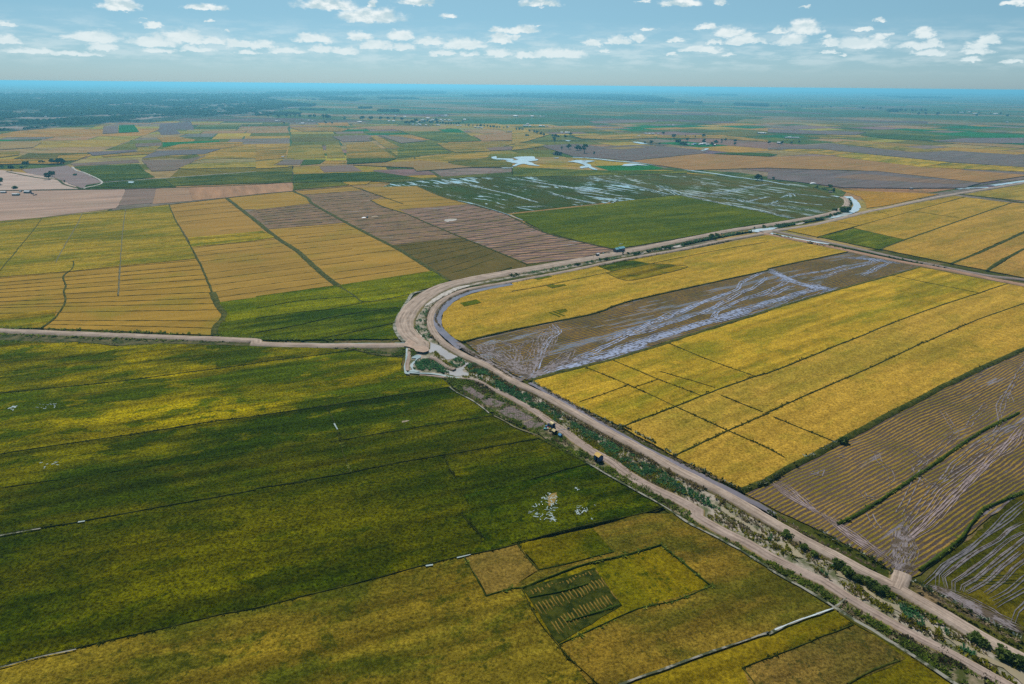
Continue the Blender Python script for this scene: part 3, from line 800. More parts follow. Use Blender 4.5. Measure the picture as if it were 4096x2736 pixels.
# --- pale land at far left
field('01: -400 210 0 180 740 168 1150 163 1140 200 1090 312 1060 342 390 424 0 458 -400 498', (0.36, 0.255, 0.20), 'stub', ang=A1, patch=0.1, label='pale bare land in front of the small farm')
field('01: 1150 178 1430 163 1400 292 1090 316', (0.215, 0.155, 0.125), 'stub', ang=A1, patch=0.3, label='grey-brown square in the pale land')
field('01: 1430 163 1720 149 1770 272 1400 302', (0.31, 0.20, 0.125), 'stub', ang=A1, patch=0.15, label='pinkish plot right of the grey-brown square')
field('01: 1720 149 2347 122 11: 330 104 335 182 0 211 01: 2347 213 2070 243 1770 270', (0.34, 0.20, 0.115), 'stub', ang=A1 + 1.5, patch=0.1, label='reddish plot of small checks beside the track')
field('01: -400 -60 0 -10 250 20 500 62 740 162 0 176 -400 205', (0.44, 0.34, 0.29), 'stub', ang=A1, patch=0.1, label='pale sandy land behind the small farm')
field('00: 200 1555 620 1518 700 1568 01: 800 20 935 102 745 158 600 100 500 60 250 18', (0.235, 0.18, 0.175), 'stub', ang=A1, patch=0.1, label='grey purple bare plot behind the big lone tree')
for q, c, k, l in (
    ('00: 680 1526 1270 1500 1330 1568 01: 1420 55 940 101 800 28', (0.062, 0.085, 0.006), 'crop', 'green plot with pale tracks, left of the ditch'),
    ('01: 790 128 940 106 1080 95 1490 68 1580 138 760 156', (0.060, 0.080, 0.006), 'crop', 'green slip with a pale puddle'),
    ('01: 1500 68 2347 5 11: 330 2 330 100 01: 2347 112 1590 136', (0.070, 0.082, 0.008), 'crop', 'green plots in short strips, left part'),
    ('11: 335 30 1100 5 1500 65 1000 95 340 101', (0.046, 0.070, 0.006), 'crop', 'green plots in short strips, right part'),
    ('11: 345 108 790 100 850 128 340 172', (0.095, 0.098, 0.008), 'crop', 'olive plot beside the track'),
    ('11: 790 100 1060 92 1010 122 860 128', (0.28, 0.175, 0.02), 'crop', 'small golden plot beside the track'),
    ('11: 1040 95 1500 65 1860 40 2347 8 2347 52 1880 58 1240 106 1080 92', (0.105, 0.110, 0.02), 'crop', 'olive plot behind the flooded rice'),
    ('10: 2347 1500 20: 0 1530 780 1560 1600 1568 21: 1600 18 850 40 0 52 11: 2347 52 2347 8', (0.10, 0.112, 0.01), 'crop', 'olive grass between the shallow pools and the flooded rice')):
    field(q, c, k, ang=A1, patch=0.7, label=l)
field('20: 1480 1530 1640 1556 21: 1700 -8 2100 15 2347 52 31: 120 72 300 100 450 125 620 160 720 190 690 232 640 234 560 202 420 152 250 112 0 88 21: 2347 96 2150 74 1640 14 20: 1350 1545', (0.075, 0.10, 0.03), ang=A3, patch=.8, label='green grassy river bank behind the flooded rice', h=.5)
# --- farther traced parcels
FAR = '''10: 830 1320 1060 1300 1280 1445 830 1450|GOLD
10: 640 1320 760 1310 820 1445 652 1450|GOLD
10: 302 1340 600 1320 638 1448 282 1450|GOLD
10: 0 1372 285 1340 268 1450 0 1470|GOLD
10: 1292 1320 1640 1310 1790 1400 1460 1430 1300 1440|OLV
10: 1220 1376 1370 1370 1478 1414 1292 1430|GOLD
10: 1050 1250 1100 1240 1320 1350 1192 1356|GOLD
10: 1330 1205 1890 1200 2060 1292 1750 1300 1560 1270|OLV
10: 1660 1312 2347 1292 2347 1320 2140 1384 1830 1395 1740 1366|GOLD
10: 1990 1240 2347 1215 2347 1285 2075 1292|TAN
10: 2110 1356 2347 1340 2347 1370 2150 1380|BRN
10: 890 1510 1500 1470 1755 1490 1985 1530 1470 1566 1440 1535|TAN
10: 1762 1480 2130 1445 2347 1490 2347 1530 1990 1530 1800 1505|OLV
10: 832 1452 1290 1450 1190 1480 832 1500|GRN
10: 1300 1460 1840 1400 2160 1400 2120 1440 1760 1476 1500 1466|GOLD
10: 580 1525 880 1510 970 1568 620 1578|BRN
10: 605 1500 650 1472 828 1476 824 1502|GOLD
10: 180 1510 260 1462 440 1462 400 1508|BRN
10: 405 1514 445 1462 640 1462 590 1500|GRN
10: 0 1480 180 1462 250 1462 160 1512 290 1515 300 1530 0 1545|GOLD
10: 880 1165 1250 1150 1450 1180 1120 1190|TAN
10: 1310 1150 1740 1168 1740 1210 1420 1215 1260 1185|TAN
10: 1662 1186 1850 1181 1920 1214 1740 1211|EMR
10: 300 1165 700 1160 860 1180 780 1205 420 1200|GOLD
10: 1130 1240 1320 1250 1560 1290 1330 1310|BRN
10: 700 1250 1000 1240 1060 1290 800 1300|BRN
00: 1090 1148 1230 1145 1275 1206 1085 1215|EMR
00: 950 1155 1082 1150 1078 1216 942 1221|BRN
00: 1468 1140 1750 1112 1780 1190 1612 1186 1655 1228 1480 1236 1450 1200|PUR
00: 1435 1262 1620 1250 1790 1280 1770 1300 1492 1302|GOLD
00: 1490 1306 2010 1286 2010 1300 1650 1322 1490 1346|EMR
00: 1640 1322 2010 1302 2225 1302 2230 1330 2000 1364 1480 1366|GOLD
00: 1420 1382 2020 1366 1870 1410 1560 1420 1300 1452|PUR
00: 1240 1316 1480 1306 1480 1336 1245 1346|BRN
00: 1252 1350 1480 1336 1400 1394 1268 1386|GOLD
00: 930 1427 1268 1388 1440 1384 1370 1410 950 1437|GOLD
00: 800 1395 1240 1372 1260 1385 860 1425|PUR
00: 540 1425 800 1410 800 1425 700 1470 540 1475|GOLD
00: 130 1452 260 1404 830 1402 790 1412 530 1420 530 1450|OLV
00: 0 1300 360 1300 380 1305 300 1350 0 1370|TAN
00: 0 1390 180 1385 170 1420 0 1440|GOLD
00: 0 1460 530 1452 540 1475 600 1478 580 1500 200 1500 0 1505|GOLD
00: 640 1500 1260 1462 1280 1490 680 1520|BRN
00: 1320 1450 1480 1420 1720 1440 1300 1462|GOLD
00: 1500 1445 1800 1415 1860 1440 1700 1455|OLV
00: 1880 1415 2060 1360 2347 1330 2347 1450 1880 1455 1720 1490|GOLD
00: 1300 1468 1700 1460 1900 1420 1600 1560 1390 1568|BRN
00: 1640 1540 1740 1498 2347 1485 2347 1530 1700 1548|GOLD
20: 820 1344 1100 1328 1500 1350 1680 1366 1800 1390 1740 1404 1070 1472 760 1445 560 1432 250 1332 600 1318|PUR
20: 830 1358 1150 1340 1230 1352 1010 1368|TAN
20: 1080 1476 1740 1407 2100 1425 2347 1437 30: 0 1438 300 1432 600 1432 1400 1530 2347 1600 31: 2347 45 1950 105 1000 0 0 -30 20: 1640 1558 1200 1492|TAN
20: 1852 1406 2000 1396 2347 1402 30: 85 1416 0 1434 20: 2300 1430|DGR
20: 1330 1240 1900 1235 2347 1282 2347 1300 1900 1270 1330 1262|GOLD
20: 0 1195 150 1195 350 1230 250 1260 120 1300 0 1320|GOLD
20: 30 1310 250 1322 300 1340 0 1375|GOLD
20: 560 1245 1100 1225 1330 1262 900 1280 640 1270|GOLD
20: 700 1110 1100 1098 1350 1105 1300 1120 760 1130|BRN
30: 140 1382 480 1366 800 1400 560 1424|GOLD
30: 602 1430 850 1406 1680 1490 1400 1530|YEL
30: 1440 1532 1690 1492 2347 1532 2347 1572|YEL
30: 560 1310 700 1290 1590 1380 1350 1390|GOLD
30: 430 1330 560 1316 1350 1396 1700 1382 2347 1422 2347 1530 1690 1486 850 1402 480 1362 0 1368 0 1352|PUR
30: 1500 1292 1800 1266 2347 1262 2347 1312 2000 1310|PUR
30: 1560 1300 2000 1312 2347 1330 2347 1360 1900 1330|TAN
30: 450 1262 620 1254 740 1264 560 1272|YEL
30: 0 1180 400 1195 900 1210 800 1235 300 1225 0 1210|PUR
30: 850 1240 1400 1245 1520 1290 1100 1270|DGR
31: 0 5 300 -10 620 0 1000 3 1950 108 1800 152 1300 155 700 150 250 95 0 70|PUR
31: 860 25 1300 60 1900 100 1700 120 900 80 600 60|BRN'''
FC = {'GOLD': (0.30, 0.19, 0.022), 'YEL': (0.33, 0.225, 0.015), 'TAN': (0.28, 0.185, 0.065), 'OLV': (0.125, 0.115, 0.010), 'BRN': (0.19, 0.135, 0.10),
      'PUR': (0.15, 0.115, 0.115), 'GRN': (0.062, 0.088, 0.012), 'EMR': (0.02, 0.12, 0.02), 'DGR': (0.05, 0.085, 0.006)}
FW = {'GOLD': 'golden', 'YEL': 'bright yellow', 'TAN': 'tan', 'OLV': 'olive', 'BRN': 'brown', 'PUR': 'purplish brown', 'GRN': 'green', 'EMR': 'emerald green', 'DGR': 'dark green'}
for i, ln in enumerate(FAR.split('\n')):
    q, c = ln.split('|')
    col = tuple(x * random.uniform(0.88, 1.1) for x in FC[c])
    k = 'crop' if c in ('GOLD', 'YEL', 'OLV', 'GRN', 'DGR', 'EMR') else 'stub'
    field(q, col, k, ang=A1 if q[0] in '01' else A3, patch=0.8 if c in ('GOLD', 'YEL', 'OLV') else 0.35, h=0.4 + ((i * 7) % 97) * 0.012, label=FW[c] + ' parcel of the distant plain')['group'] = 'far crop parcels'


# --- the rest of the mid-distance parcels: split blocks, one coloured mesh
def farmland(name, x0, x1, y0, y1, rot, palette, seed, block=(330, 300), tmin=75, z=0.12):
    R_ = random.Random(seed)
    quads, cols = [], []

    def split(x, y, w, h):
        if (w > tmin * 1.9 or h > tmin * 1.6) and R_.random() < 0.93:
            if w / 1.3 > h:
                f = R_.uniform(.35, .65); split(x, y, w * f, h); split(x + w * f, y, w * (1 - f), h)
            else:
                f = R_.uniform(.35, .65); split(x, y, w, h * f); split(x, y + h * f, w, h * (1 - f))
            return
        g = 1.6
        c, s = math.cos(rot), math.sin(rot)
        qd = []
        for a, b in ((x + g, y + g), (x + w - g, y + g), (x + w - g, y + h - g), (x + g, y + h - g)):
            a += R_.uniform(-3, 3); b += R_.uniform(-3, 3)
            qd.append((a * c - b * s, a * s + b * c))
        m = np.mean(qd, axis=0)
        if not (x0 < m[0] < x1 and y0 < m[1] < y1) or abs(m[0]) > m[1] * 0.95 + 260:
            return
        pal = palette(m[0], m[1], R_)
        quads.append(qd); cols.append([v * R_.uniform(.85, 1.15) for v in pal])

    span = int(max(abs(x0), abs(x1), y1) * 1.5 / block[0]) + 1
    for i in range(-span, span):
        for j in range(-span, span):
            split(i * block[0], j * block[1] + (i % 3) * 60, block[0], block[1])
    V = np.array([(p[0], p[1], z) for q in quads for p in q])
    F = np.arange(len(V)).reshape(-1, 4)
    T = np.repeat(np.array(cols), 4, axis=0)
    tag(mesh_obj(name, V, F, MFARM, tint=T), 'patchwork of small crop parcels over the middle of the plain', None, None, 'stuff')


def pal_w(x, y, R_):
    k = R_.choices(['TAN', 'GOLD', 'OLV', 'GRN', 'BRN', 'YEL', 'EMR'], [.22, .30, .22, .08, .12, .04, .02])[0]
    return FC[k]


def pal_e(x, y, R_):
    if y < 1150:
        k = R_.choices(['PUR', 'BRN', 'TAN', 'GOLD', 'OLV'], [.35, .2, .25, .15, .05])[0]
    elif y < 1500:
        k = R_.choices(['PUR', 'BRN', 'TAN', 'GOLD', 'OLV', 'YEL', 'GRN'], [.1, .15, .2, .3, .15, .05, .05])[0]
    else:
        k = R_.choices(['OLV', 'GRN', 'EMR', 'GOLD', 'TAN', 'BRN', 'YEL'], [.26, .2, .12, .18, .12, .1, .02])[0]
    return FC[k]


farmland('farmland', -2600, 320, 520, 2300, math.radians(17.5), pal_w, 3)
farmland('farmland', 320, 2800, 640, 2600, math.radians(34), pal_e, 4, (420, 300), 85, 0.22)
# ------------------------------------------------------------------ bunds between the fields
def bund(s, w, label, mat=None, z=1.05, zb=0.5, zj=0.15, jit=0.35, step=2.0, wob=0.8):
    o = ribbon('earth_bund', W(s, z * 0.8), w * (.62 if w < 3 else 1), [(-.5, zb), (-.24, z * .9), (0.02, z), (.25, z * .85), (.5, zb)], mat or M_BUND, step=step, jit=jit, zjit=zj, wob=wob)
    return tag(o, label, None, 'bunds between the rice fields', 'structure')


def strip(s, w, label, mat, z=0.8, name='ditch_water', step=2.0, jit=0.3, wob=0.6, grp=None):
    o = ribbon(name, W(s, z), w, [(-.5, z), (0, z + .01), (.5, z)], mat, step=step, jit=jit, wob=wob)
    return tag(o, label, None, grp, 'structure')


BUNDS = [
    ('01: 390 425 290 560 0 910', 1.6, 'L'), ('01: 755 385 700 500 570 720 510 840', 1.5, 'S'), ('01: 670 825 665 890 580 960 600 1040 585 1100 595 1190 515 1330 380 1437', 1.7, 'L'),
    ('01: 1150 350 1120 600 1090 1000 1083 1140', 1.5, 'S'), ('01: 1550 305 1600 430 1720 640 1850 880 1945 1110', 2.2, 'L'),
    ('01: 1945 1110 2000 1230 2055 1300 2040 1360 1985 1420 1970 1500', 4.0, 'L'), ('01: 2080 248 2347 455 11: 180 600 390 740 600 930 770 1060', 4.2, 'L'),
    ('11: 770 1060 900 1140 990 1198 1200 1172 1400 1130', 2.6, 'L'), ('11: 340 183 470 240 510 290 650 370 830 470 1080 600 1300 710 1560 870 1770 1003', 3.6, 'L'),
    ('11: 870 135 1150 230 1350 300', 1.8, 'L'), ('11: 1050 265 1160 322 1390 395 1560 470 1890 607 2120 700 2347 793 21: 130 850', 2.2, 'L'),
    ('11: 1480 138 1700 230 1965 302 2285 386 21: 0 420 300 560 700 660 935 713', 2.6, 'L'),
    ('11: 0 1352 340 1300 700 1262 1000 1200', 1.1, 'D'), ('11: 0 1480 340 1420 800 1320 1330 1242', 1.1, 'D'), ('11: 0 1260 400 1190 900 1150', 0.9, 'D'), ('11: 600 1535 1000 1450 1280 1390', 1.0, 'D'),
    ('21: 0 1103 300 1050 860 932 1290 846 1800 742 2347 648', 1.5, 'D'), ('21: 860 932 1010 995 1150 995 1600 887 1480 861 1290 850', 1.2, 'D'), ('21: 1290 845 1400 880', 0.9, 'D'),
    ('11: 1890 1562 2347 1454 21: 740 1304 1000 1212 1500 1092 2347 906 31: 0 892 730 739', 2.2, 'D'),
    ('22: 165 352 430 272 900 163 1430 6 21: 1450 1560 2347 1278 31: 0 1276 600 1098 1130 956 1395 878', 3.2, 'L'),
    ('22: 1000 775 1500 586 1720 496 2220 316 2347 287 32: 0 286 700 2 31: 720 1564 1350 1311 1930 1117 2190 1032', 2.0, 'D'),
    ('22: 1480 1040 1950 822 2347 650 32: 0 641 430 452 880 256 1430 1 31: 1440 1570 1900 1371 2347 1211', 1.7, 'D'),
    ('22: 690 238 1090 402 1490 585', 0.9, 'D'), ('22: 925 166 1320 332 1740 492', 0.9, 'D'), ('22: 620 550 830 480 1050 400', 0.9, 'D'), ('22: 1120 415 1340 341', 0.7, 'D'),
    ('22: 1430 8 1800 161 2220 312', 1.0, 'D'), ('22: 1510 595 1960 801 2347 972 32: 150 1055', 1.0, 'D'), ('22: 1920 490 2300 640', 0.7, 'D'), ('32: 50 685 330 800 620 915', 1.0, 'D'),
    ('31: 1120 952 1500 1031 1930 1116', 1.0, 'D'), ('22: 1360 270 1860 415', 0.6, 'D'),
    ('22: 2100 1358 2347 1264 32: 0 1252 600 930 1000 713 1700 352 2347 55 2700 -115', 3.0, 'D'),
    ('33: 640 88 830 0 32: 1350 1230 1900 850 2110 740 2300 640', 1.8, 'G'), ('33: 1400 520 1560 400 1750 240 1900 60 2000 -50 32: 2330 1370', 1.8, 'G'),
    ('31: 450 605 850 494 1810 237', 2.6, 'D'), ('31: 1030 717 1255 629 2230 291', 3.2, 'D'), ('31: 1680 846 2000 720 2347 562', 3.4, 'D'), ('31: 2010 911 2120 830 2347 713', 3.4, 'D'),
    ('31: 785 523 1250 630', 0.9, 'D'), ('31: 1720 205 2100 250 2347 290 2600 320', 6.0, 'D'), ('31: 1350 370 1750 430', 0.9, 'D'), ('31: 960 355 1110 400', .8, 'D'), ('31: 600 460 860 500', .8, 'D'),
    ('02: -400 520 0 470 700 400 1250 340 1700 280 2347 196 12: 0 190 500 128 900 74', 0.9, 'D'), ('12: 900 74 1100 118 1340 140', 1.6, 'D'),
    ('02: -400 1095 0 1026 900 891 1300 831 2000 720', 0.9, 'D'), ('02: 2000 720 2347 678 12: 650 581 1250 491 1790 411', 1.1, 'B'),
    ('12: 700 916 1400 791 2180 671', 1.0, 'B'), ('12: 0 1341 280 1301 870 1191 1500 1071 2347 926 22: 250 880', 1.2, 'B'),
    ('03: -400 275 0 201 370 136 740 76 1170 1 02: 1500 1506 2000 1416 2347 1351 12: 0 1341', 1.0, 'B'), 
    ('12: 650 590 720 740 780 900', 0.8, 'B'), ('12: 780 920 800 1020 870 1190', 0.7, 'L'), ('12: 1735 1060 1770 1150 1830 1240', 0.6, 'D'), ('13: 1890 10 2000 140 2100 236', 0.6, 'D'),
    ('22: 250 880 480 1000 690 1112', 0.8, 'L'), ('22: 180 1256 450 1180 690 1114', 0.8, 'D'),
    ('03: -400 1520 0 1408 400 1303 1000 1173 1450 1068 2000 933 2347 868 13: 570 728 1150 583 1500 483 1960 383 2347 294 23: 500 152 1170 6 22: 1400 1505', 0.9, 'D'),
    ('13: 1905 402 2000 560 2110 762', 0.6, 'G'), ('23: 50 290 130 400 245 522', 0.9, 'B'), ('23: 245 522 600 440 930 350', 0.8, 'G'),
    ('13: 2110 762 2347 692 23: 90 685 640 480 1000 390 1370 285', 1.2, 'G'), ('23: 1370 285 1440 350 1560 440 1720 580 1830 664', 0.9, 'G'), ('23: 430 1204 800 1040 1160 880 1500 800 1830 664', 0.8, 'G'), ('23: 90 690 250 1000 415 1205 530 1340 780 1568', 0.6, 'D'),
    ('23: 160 770 420 720 690 645', 1.1, 'G'), ('23: 500 990 760 910 1000 830', 1.2, 'G'),
    ('33: 0 1332 400 1172 770 1020', 0.9, 'B'), ('23: 2110 1425 2347 1328', 0.9, 'B'), ('23: 2110 1425 2230 1580', 0.8, 'B'), ('33: 730 1570 1010 1420 1200 1350', 1.3, 'B'),
    ('01: 0 472 700 397 1550 306 2070 246 2347 216 11: 340 184 870 138', 1.6, 'S'), ('01: -300 190 0 180 740 170 1150 162 1720 148 2347 122 11: 330 103 800 98 1370 85 2347 8', 2.4, 'D'),
    ('00: 660 1528 700 1560 01: 790 20 935 104 760 158', 3.0, 'P'), ('01: 60 5 350 60 520 75 590 120 740 160', 3.0, 'D'), ('01: 940 104 1490 66 2347 4', 2.4, 'P')]
for i in range(14):
    pass
LBL = {'D': 'thin dark grassy bund line', 'L': 'broad green grassy bund', 'B': 'green bund with a dark edge', 'S': 'worn grey-green bund', 'P': 'pale bare bund', 'G': 'bright green weedy bund'}
M_BUNDG = mat_plain('bund_grass_green', (0.022, 0.042, 0.004), (0.06, 0.085, 0.008), 0.8)
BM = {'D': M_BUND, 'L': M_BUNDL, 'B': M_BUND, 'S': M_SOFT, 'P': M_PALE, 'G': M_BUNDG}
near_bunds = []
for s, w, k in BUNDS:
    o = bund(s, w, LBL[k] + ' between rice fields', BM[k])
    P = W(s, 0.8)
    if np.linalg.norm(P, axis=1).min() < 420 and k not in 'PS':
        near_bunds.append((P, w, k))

# pale mud or water beside bunds
for s, w, m, l in (
    ('23: 985 1580 1500 1388 2000 1220 2347 1094 33: 0 1104 250 990 600 874', 0.6, M_DITCH, 'pale muddy ditch along the bottom bund'),
    ('33: 60 1070 250 990 420 930 600 874', 0.3, M_WHITE, 'water thread in the bottom ditch'),
    ('03: 0 206 370 140', 0.5, M_DITCH, 'pale rim of the long left bund'), ('03: 715 82 780 72', 0.5, M_CYAN, 'small water gap in the long left bund'),
    ('03: 0 1412 400 1308 700 1250', 0.35, M_DITCH, 'pale rim of the bottom-left bund'), ('13: 1840 412 1965 382', 0.4, M_CYAN, 'water gap in the bund above the tan rectangle'), ('13: 1560 482 1625 471', 0.5, M_CYAN, 'water gap in the bund, left one'),
    ('12: 1780 410 1840 460 1960 520 2080 600 2140 650', 0.6, M_DITCH, 'pale ditch along the dark green field edge'), ('12: 715 745 745 800', 0.5, M_CYAN, 'water thread in the cross bund'),
    ('12: 2180 672 2240 700 22: 60 790 230 850', 0.7, M_SOFT, 'pale footpath from the huts to the field'),
    ('22: 680 1100 900 1230 1150 1365 1390 1500 23: 1600 75 1800 180 2100 340 2347 494 33: 0 505 300 670 620 865', 0.7, M_DITCH, 'pale ditch along the field edge beside the weeds'),
    ('33: 620 865 800 985 960 1070 1100 1160 1350 1320 1720 1570 1900 1690', 1.0, M_DITCH, 'pale green water ditch in the bottom right'),
    ('33: 600 868 690 800 720 780', 0.45, M_DITCH, 'trodden spur from the ditch to the path'),
    ('11: 2000 300 2280 388 21: 100 450', 1.0, M_CYAN, 'water line on the edge of the flooded rice')):
    strip(s, w, l, m, z=1.08 if m is not M_WHITE else 1.12)


# thin drill-line bunds across the tan western plots: one grass mass
def between(a, b, n, t0=0.0, t1=1.0, keep=1.0):
    A, Bb = smooth_line(W(a, .5), 4, False), smooth_line(W(b, .5), 4, False)
    out = []
    for i in range(n):
        t = t0 + (t1 - t0) * (i + .5 + random.uniform(-.2, .2)) / n
        p, q = A[int(t * (len(A) - 1))], Bb[int(t * (len(Bb) - 1))]
        a0, a1 = (0.0, 1.0) if random.random() < keep else sorted(random.uniform(0, 1) for _ in range(2))
        out.append((p + (q - p) * a0, p + (q - p) * a1))
    return out


LN = []
LN += between('01: -300 500 -300 1000', '01: 1560 320 1785 790', 9, keep=.4)
LN += between('01: -300 1010 -300 1420', '01: 1800 805 1945 1110 2050 1310 1975 1490', 12, keep=.85)
LN += between('01: 1560 320 1715 605', '01: 2090 260 2347 455 11: 55 540', 6, keep=.6)
LN += between('01: 1760 700 1950 1110 1990 1200', '11: 190 610 390 740 600 930 735 1042', 11, keep=.8)
LN += between('11: 120 540 390 740 600 930 775 1040', '11: 835 480 1080 600 1300 710 1605 910', 10, keep=.6)
LN += between('01: 2000 1210 2060 1390', '11: 745 1050 980 1200', 3, keep=.9)
N_PLAIN = len(LN)
LN += between('11: 440 215 830 470 1230 672', '11: 960 178 1160 325 1880 605', 15, keep=.95)
LN += between('11: 1245 682 1770 1000', '11: 1895 610 2340 790', 7, keep=.9)
LN += between('11: 1385 395 1890 605 2340 790 21: 120 850', '11: 1965 305 2285 387 21: 300 560 930 712', 15, keep=.9)
LN += between('11: 960 160 1310 348', '11: 1480 140 1960 300', 6, keep=.8)
LN += between('11: 0 357 100 525', '11: 510 305 820 470', 8, keep=.8)
parts = []
heavy = []
for n_, (a, b) in enumerate(LN):
    d = np.linalg.norm((a + b) / 2)
    if np.linalg.norm(b - a) < 6: continue
    m = np.array([a, a + (b - a) * .33 + rng.normal(0, .5, 2), a + (b - a) * .66 + rng.normal(0, .5, 2), b])
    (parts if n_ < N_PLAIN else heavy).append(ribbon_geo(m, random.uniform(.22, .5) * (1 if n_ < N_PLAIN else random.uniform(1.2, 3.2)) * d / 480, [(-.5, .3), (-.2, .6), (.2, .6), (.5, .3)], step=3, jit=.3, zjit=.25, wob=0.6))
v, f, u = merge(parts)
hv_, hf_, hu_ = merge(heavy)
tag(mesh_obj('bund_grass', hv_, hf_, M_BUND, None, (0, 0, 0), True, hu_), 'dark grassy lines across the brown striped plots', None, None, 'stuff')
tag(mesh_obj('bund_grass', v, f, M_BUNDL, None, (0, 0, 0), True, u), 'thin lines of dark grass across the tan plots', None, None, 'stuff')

# ------------------------------------------------------------------ roads
def road(name, s, w, mat, label, z=1.25, zb=0.0, step=3.0, shoulder=0.32, jit=0.5):
    o = ribbon(name, W(s, z), w, [(-.5, zb), (-shoulder, z * .92), (-.12, z), (.12, z), (shoulder, z * .92), (.5, zb)], mat, step=step, jit=jit, zjit=.06)
    return tag(o, label, None, None, 'structure')


road('dirt_road', '01: -500 1428 0 1455 800 1488 1500 1515 2347 1548 12: 0 10 600 25 1100 24 1390 20', 7.0, M_ROAD, 'pale dirt road coming in from the left edge')
road('dirt_road', '12: 1450 30 11: 1530 1590 1440 1530 1372 1450 1362 1360 1430 1240 1550 1140 1700 1058 1850 1015 2100 962 2347 920 21: 400 850 800 780 1050 732 1400 660 1700 600 2000 540 2347 488 31: 350 430 550 390 660 350 722 305 722 262 690 238', [11, 13, 14, 14, 13, 11, 10, 10, 10, 9.5, 9, 8, 7], M_ROAD, 'wide sandy road on the outside of the bend, running to the canal')
road('dirt_road', '33: 2800 1560 2347 1330 2100 1195 1800 1030 1500 848 1200 680 900 530 600 370 300 215 0 45 22: 1900 1352 1500 1150 1200 980 900 822 600 650 300 482 0 345 12: 2100 200 1900 110 1720 0 11: 1640 1480 1597 1380 1622 1270 1720 1172 1900 1092 2100 1050 2347 1008 21: 500 914 1000 810 1500 722 2000 622 2347 560 31: 0 548', [5.2, 5.0, 4.9, 4.9, 5.0, 5.3, 5.6, 5.8, 6.2], M_ROAD, 'main sandy levee road from the bottom right round the bend')
road('dirt_road', '31: -60 552 60 540 400 491 700 421 900 371 1100 331 1400 266 1700 211 2000 160 2347 105 2700 50', 8.0, M_ROAD, 'sandy road past the river bend to the right edge', z=1.2)
road('dirt_road', '31: 0 540 60 548 400 620 800 702 1200 792 1600 872 2000 950 2347 990 2700 1030', 5.5, M_GREY, 'upper narrow road of the double road on the right', z=1.2)
road('dirt_road', '31: -80 560 0 577 400 652 800 737 1200 822 1600 892 2000 972 2347 1040 2700 1110', 7.0, M_PINK, 'lower reddish road of the double road on the right', z=1.2)
road('footpath', '12: 1500 298 1700 315 1830 330 2020 345 2200 440 2347 512 22: 200 622 330 712 480 812 600 902 760 1012 900 1080 1000 1160 1150 1260 1300 1340 1500 1430 1700 1540 23: 1700 25 1950 170 2150 265 2347 385 33: 250 505 500 615 700 745 1000 920 1300 1090 1700 1290 2000 1460 2200 1568 2600 1800', [1.5, 2, 2.5, 3.8, 4.8, 5, 5.4, 5, 4.5, 4, 3.6, 3.6], M_PATH, 'grey trodden footpath between canal reeds and rice', z=0.75, zb=.3)
# spur from the main road into the cut field
road('dirt_road', '33: 1180 690 1215 610 1235 540', 5.5, M_ROAD, 'short earth ramp from the levee road into the cut field', z=1.28, step=1.5)
road('footpath', 'J: 330 250 330 400 310 560 285 700 280 830', 2.2, M_PATH, 'narrow path beside the white ditch', z=.7, zb=.3, step=1.5)
road('footpath', 'J: 830 500 1000 580 1150 690 1300 770 1400 800', 2.6, M_PATH, 'short dike path to the sluice', z=1.0, zb=.2, step=1.5)


def patch(name, s, mat, z, label, step=1.5, j=0.25, kind='structure'):
    P = smooth_line(np.r_[W(s, z), W(s, z)[:1]], step, True)[:-1]
    d = np.linalg.norm(P.mean(0))
    P = P + rng.normal(0, j, P.shape) * min(1, step / 1.5)
    n = len(P)
    if np.dot(P[:, 0], np.roll(P[:, 1], -1)) - np.dot(P[:, 1], np.roll(P[:, 0], -1)) < 0: P = P[::-1]
    loc = (round(float(P[:, 0].mean()), 2), round(float(P[:, 1].mean()), 2), 0)
    return tag(mesh_obj(name, np.c_[P, np.full(n, z)], [tuple(range(n))], mat, None, loc), label, None, None, kind)


patch('sand_yard', '11: 1400 1540 1500 1500 12: 1530 10 1560 40 1590 60 1560 90 1480 85 1430 50 1350 28', M_ROAD if False else mat_plain('trodden_sand', (0.34, 0.25, 0.19), (0.44, 0.33, 0.25), 0.4), 1.22, 'trodden sand where side road meets the bend')

# ------------------------------------------------------------------ canal floor, water
M_BANK = mat_plain('weedy_bank', (0.10, 0.11, 0.05), (0.36, 0.31, 0.25), 0.2, lo=.42, hi=.58)
CZ = '33: 2347 1600 2100 1568 1700 1300 1300 1095 900 860 500 622 250 510 0 380 23: 2347 385 1950 170 1700 20 22: 1300 1340 900 1080 600 900 330 710 0 520 12: 2200 430 2000 340 1700 320 1500 300 1400 270 1400 30 1600 20 11: 1500 1480 1440 1400 1480 1300 1600 1190 1720 1100 1900 1040 2347 960 21: 800 815 1600 655 2347 520 31: 550 430 700 350 780 250 700 230 850 235 880 330 700 420 60 530 21: 2000 600 1500 700 1000 790 500 895 0 980 11: 2100 1025 1900 1068 1720 1150 1600 1260 1570 1380 1620 1500 12: 1700 20 1880 120 2080 215 2347 375 22: 300 500 900 840 1500 1170 1900 1370 33: 0 60 600 390 1200 700 1800 1055 2347 1350 2700 1560 2700 1900'
make_field('canal_bank', W(CZ, 0.12), M_BANK, 0.12, (0, 0, 0), 0, 0, 0, 'weedy bed and banks of the old canal')
WB = '22: 230 830 480 985 700 1100 1000 1280 1390 1495 23: 1600 60 1950 260 2347 485 33: 300 660 640 860 1000 1090 1400 1350 1750 1575 2000 1800 2400 1800 2200 1580 1700 1300 1300 1100 900 870 500 620 250 510 0 385 23: 2347 390 1950 180 1700 25 22: 1300 1345 900 1085 600 905 330 715 0 545 12: 2200 440 2020 350 1850 335 1750 340 1810 415 2180 665'
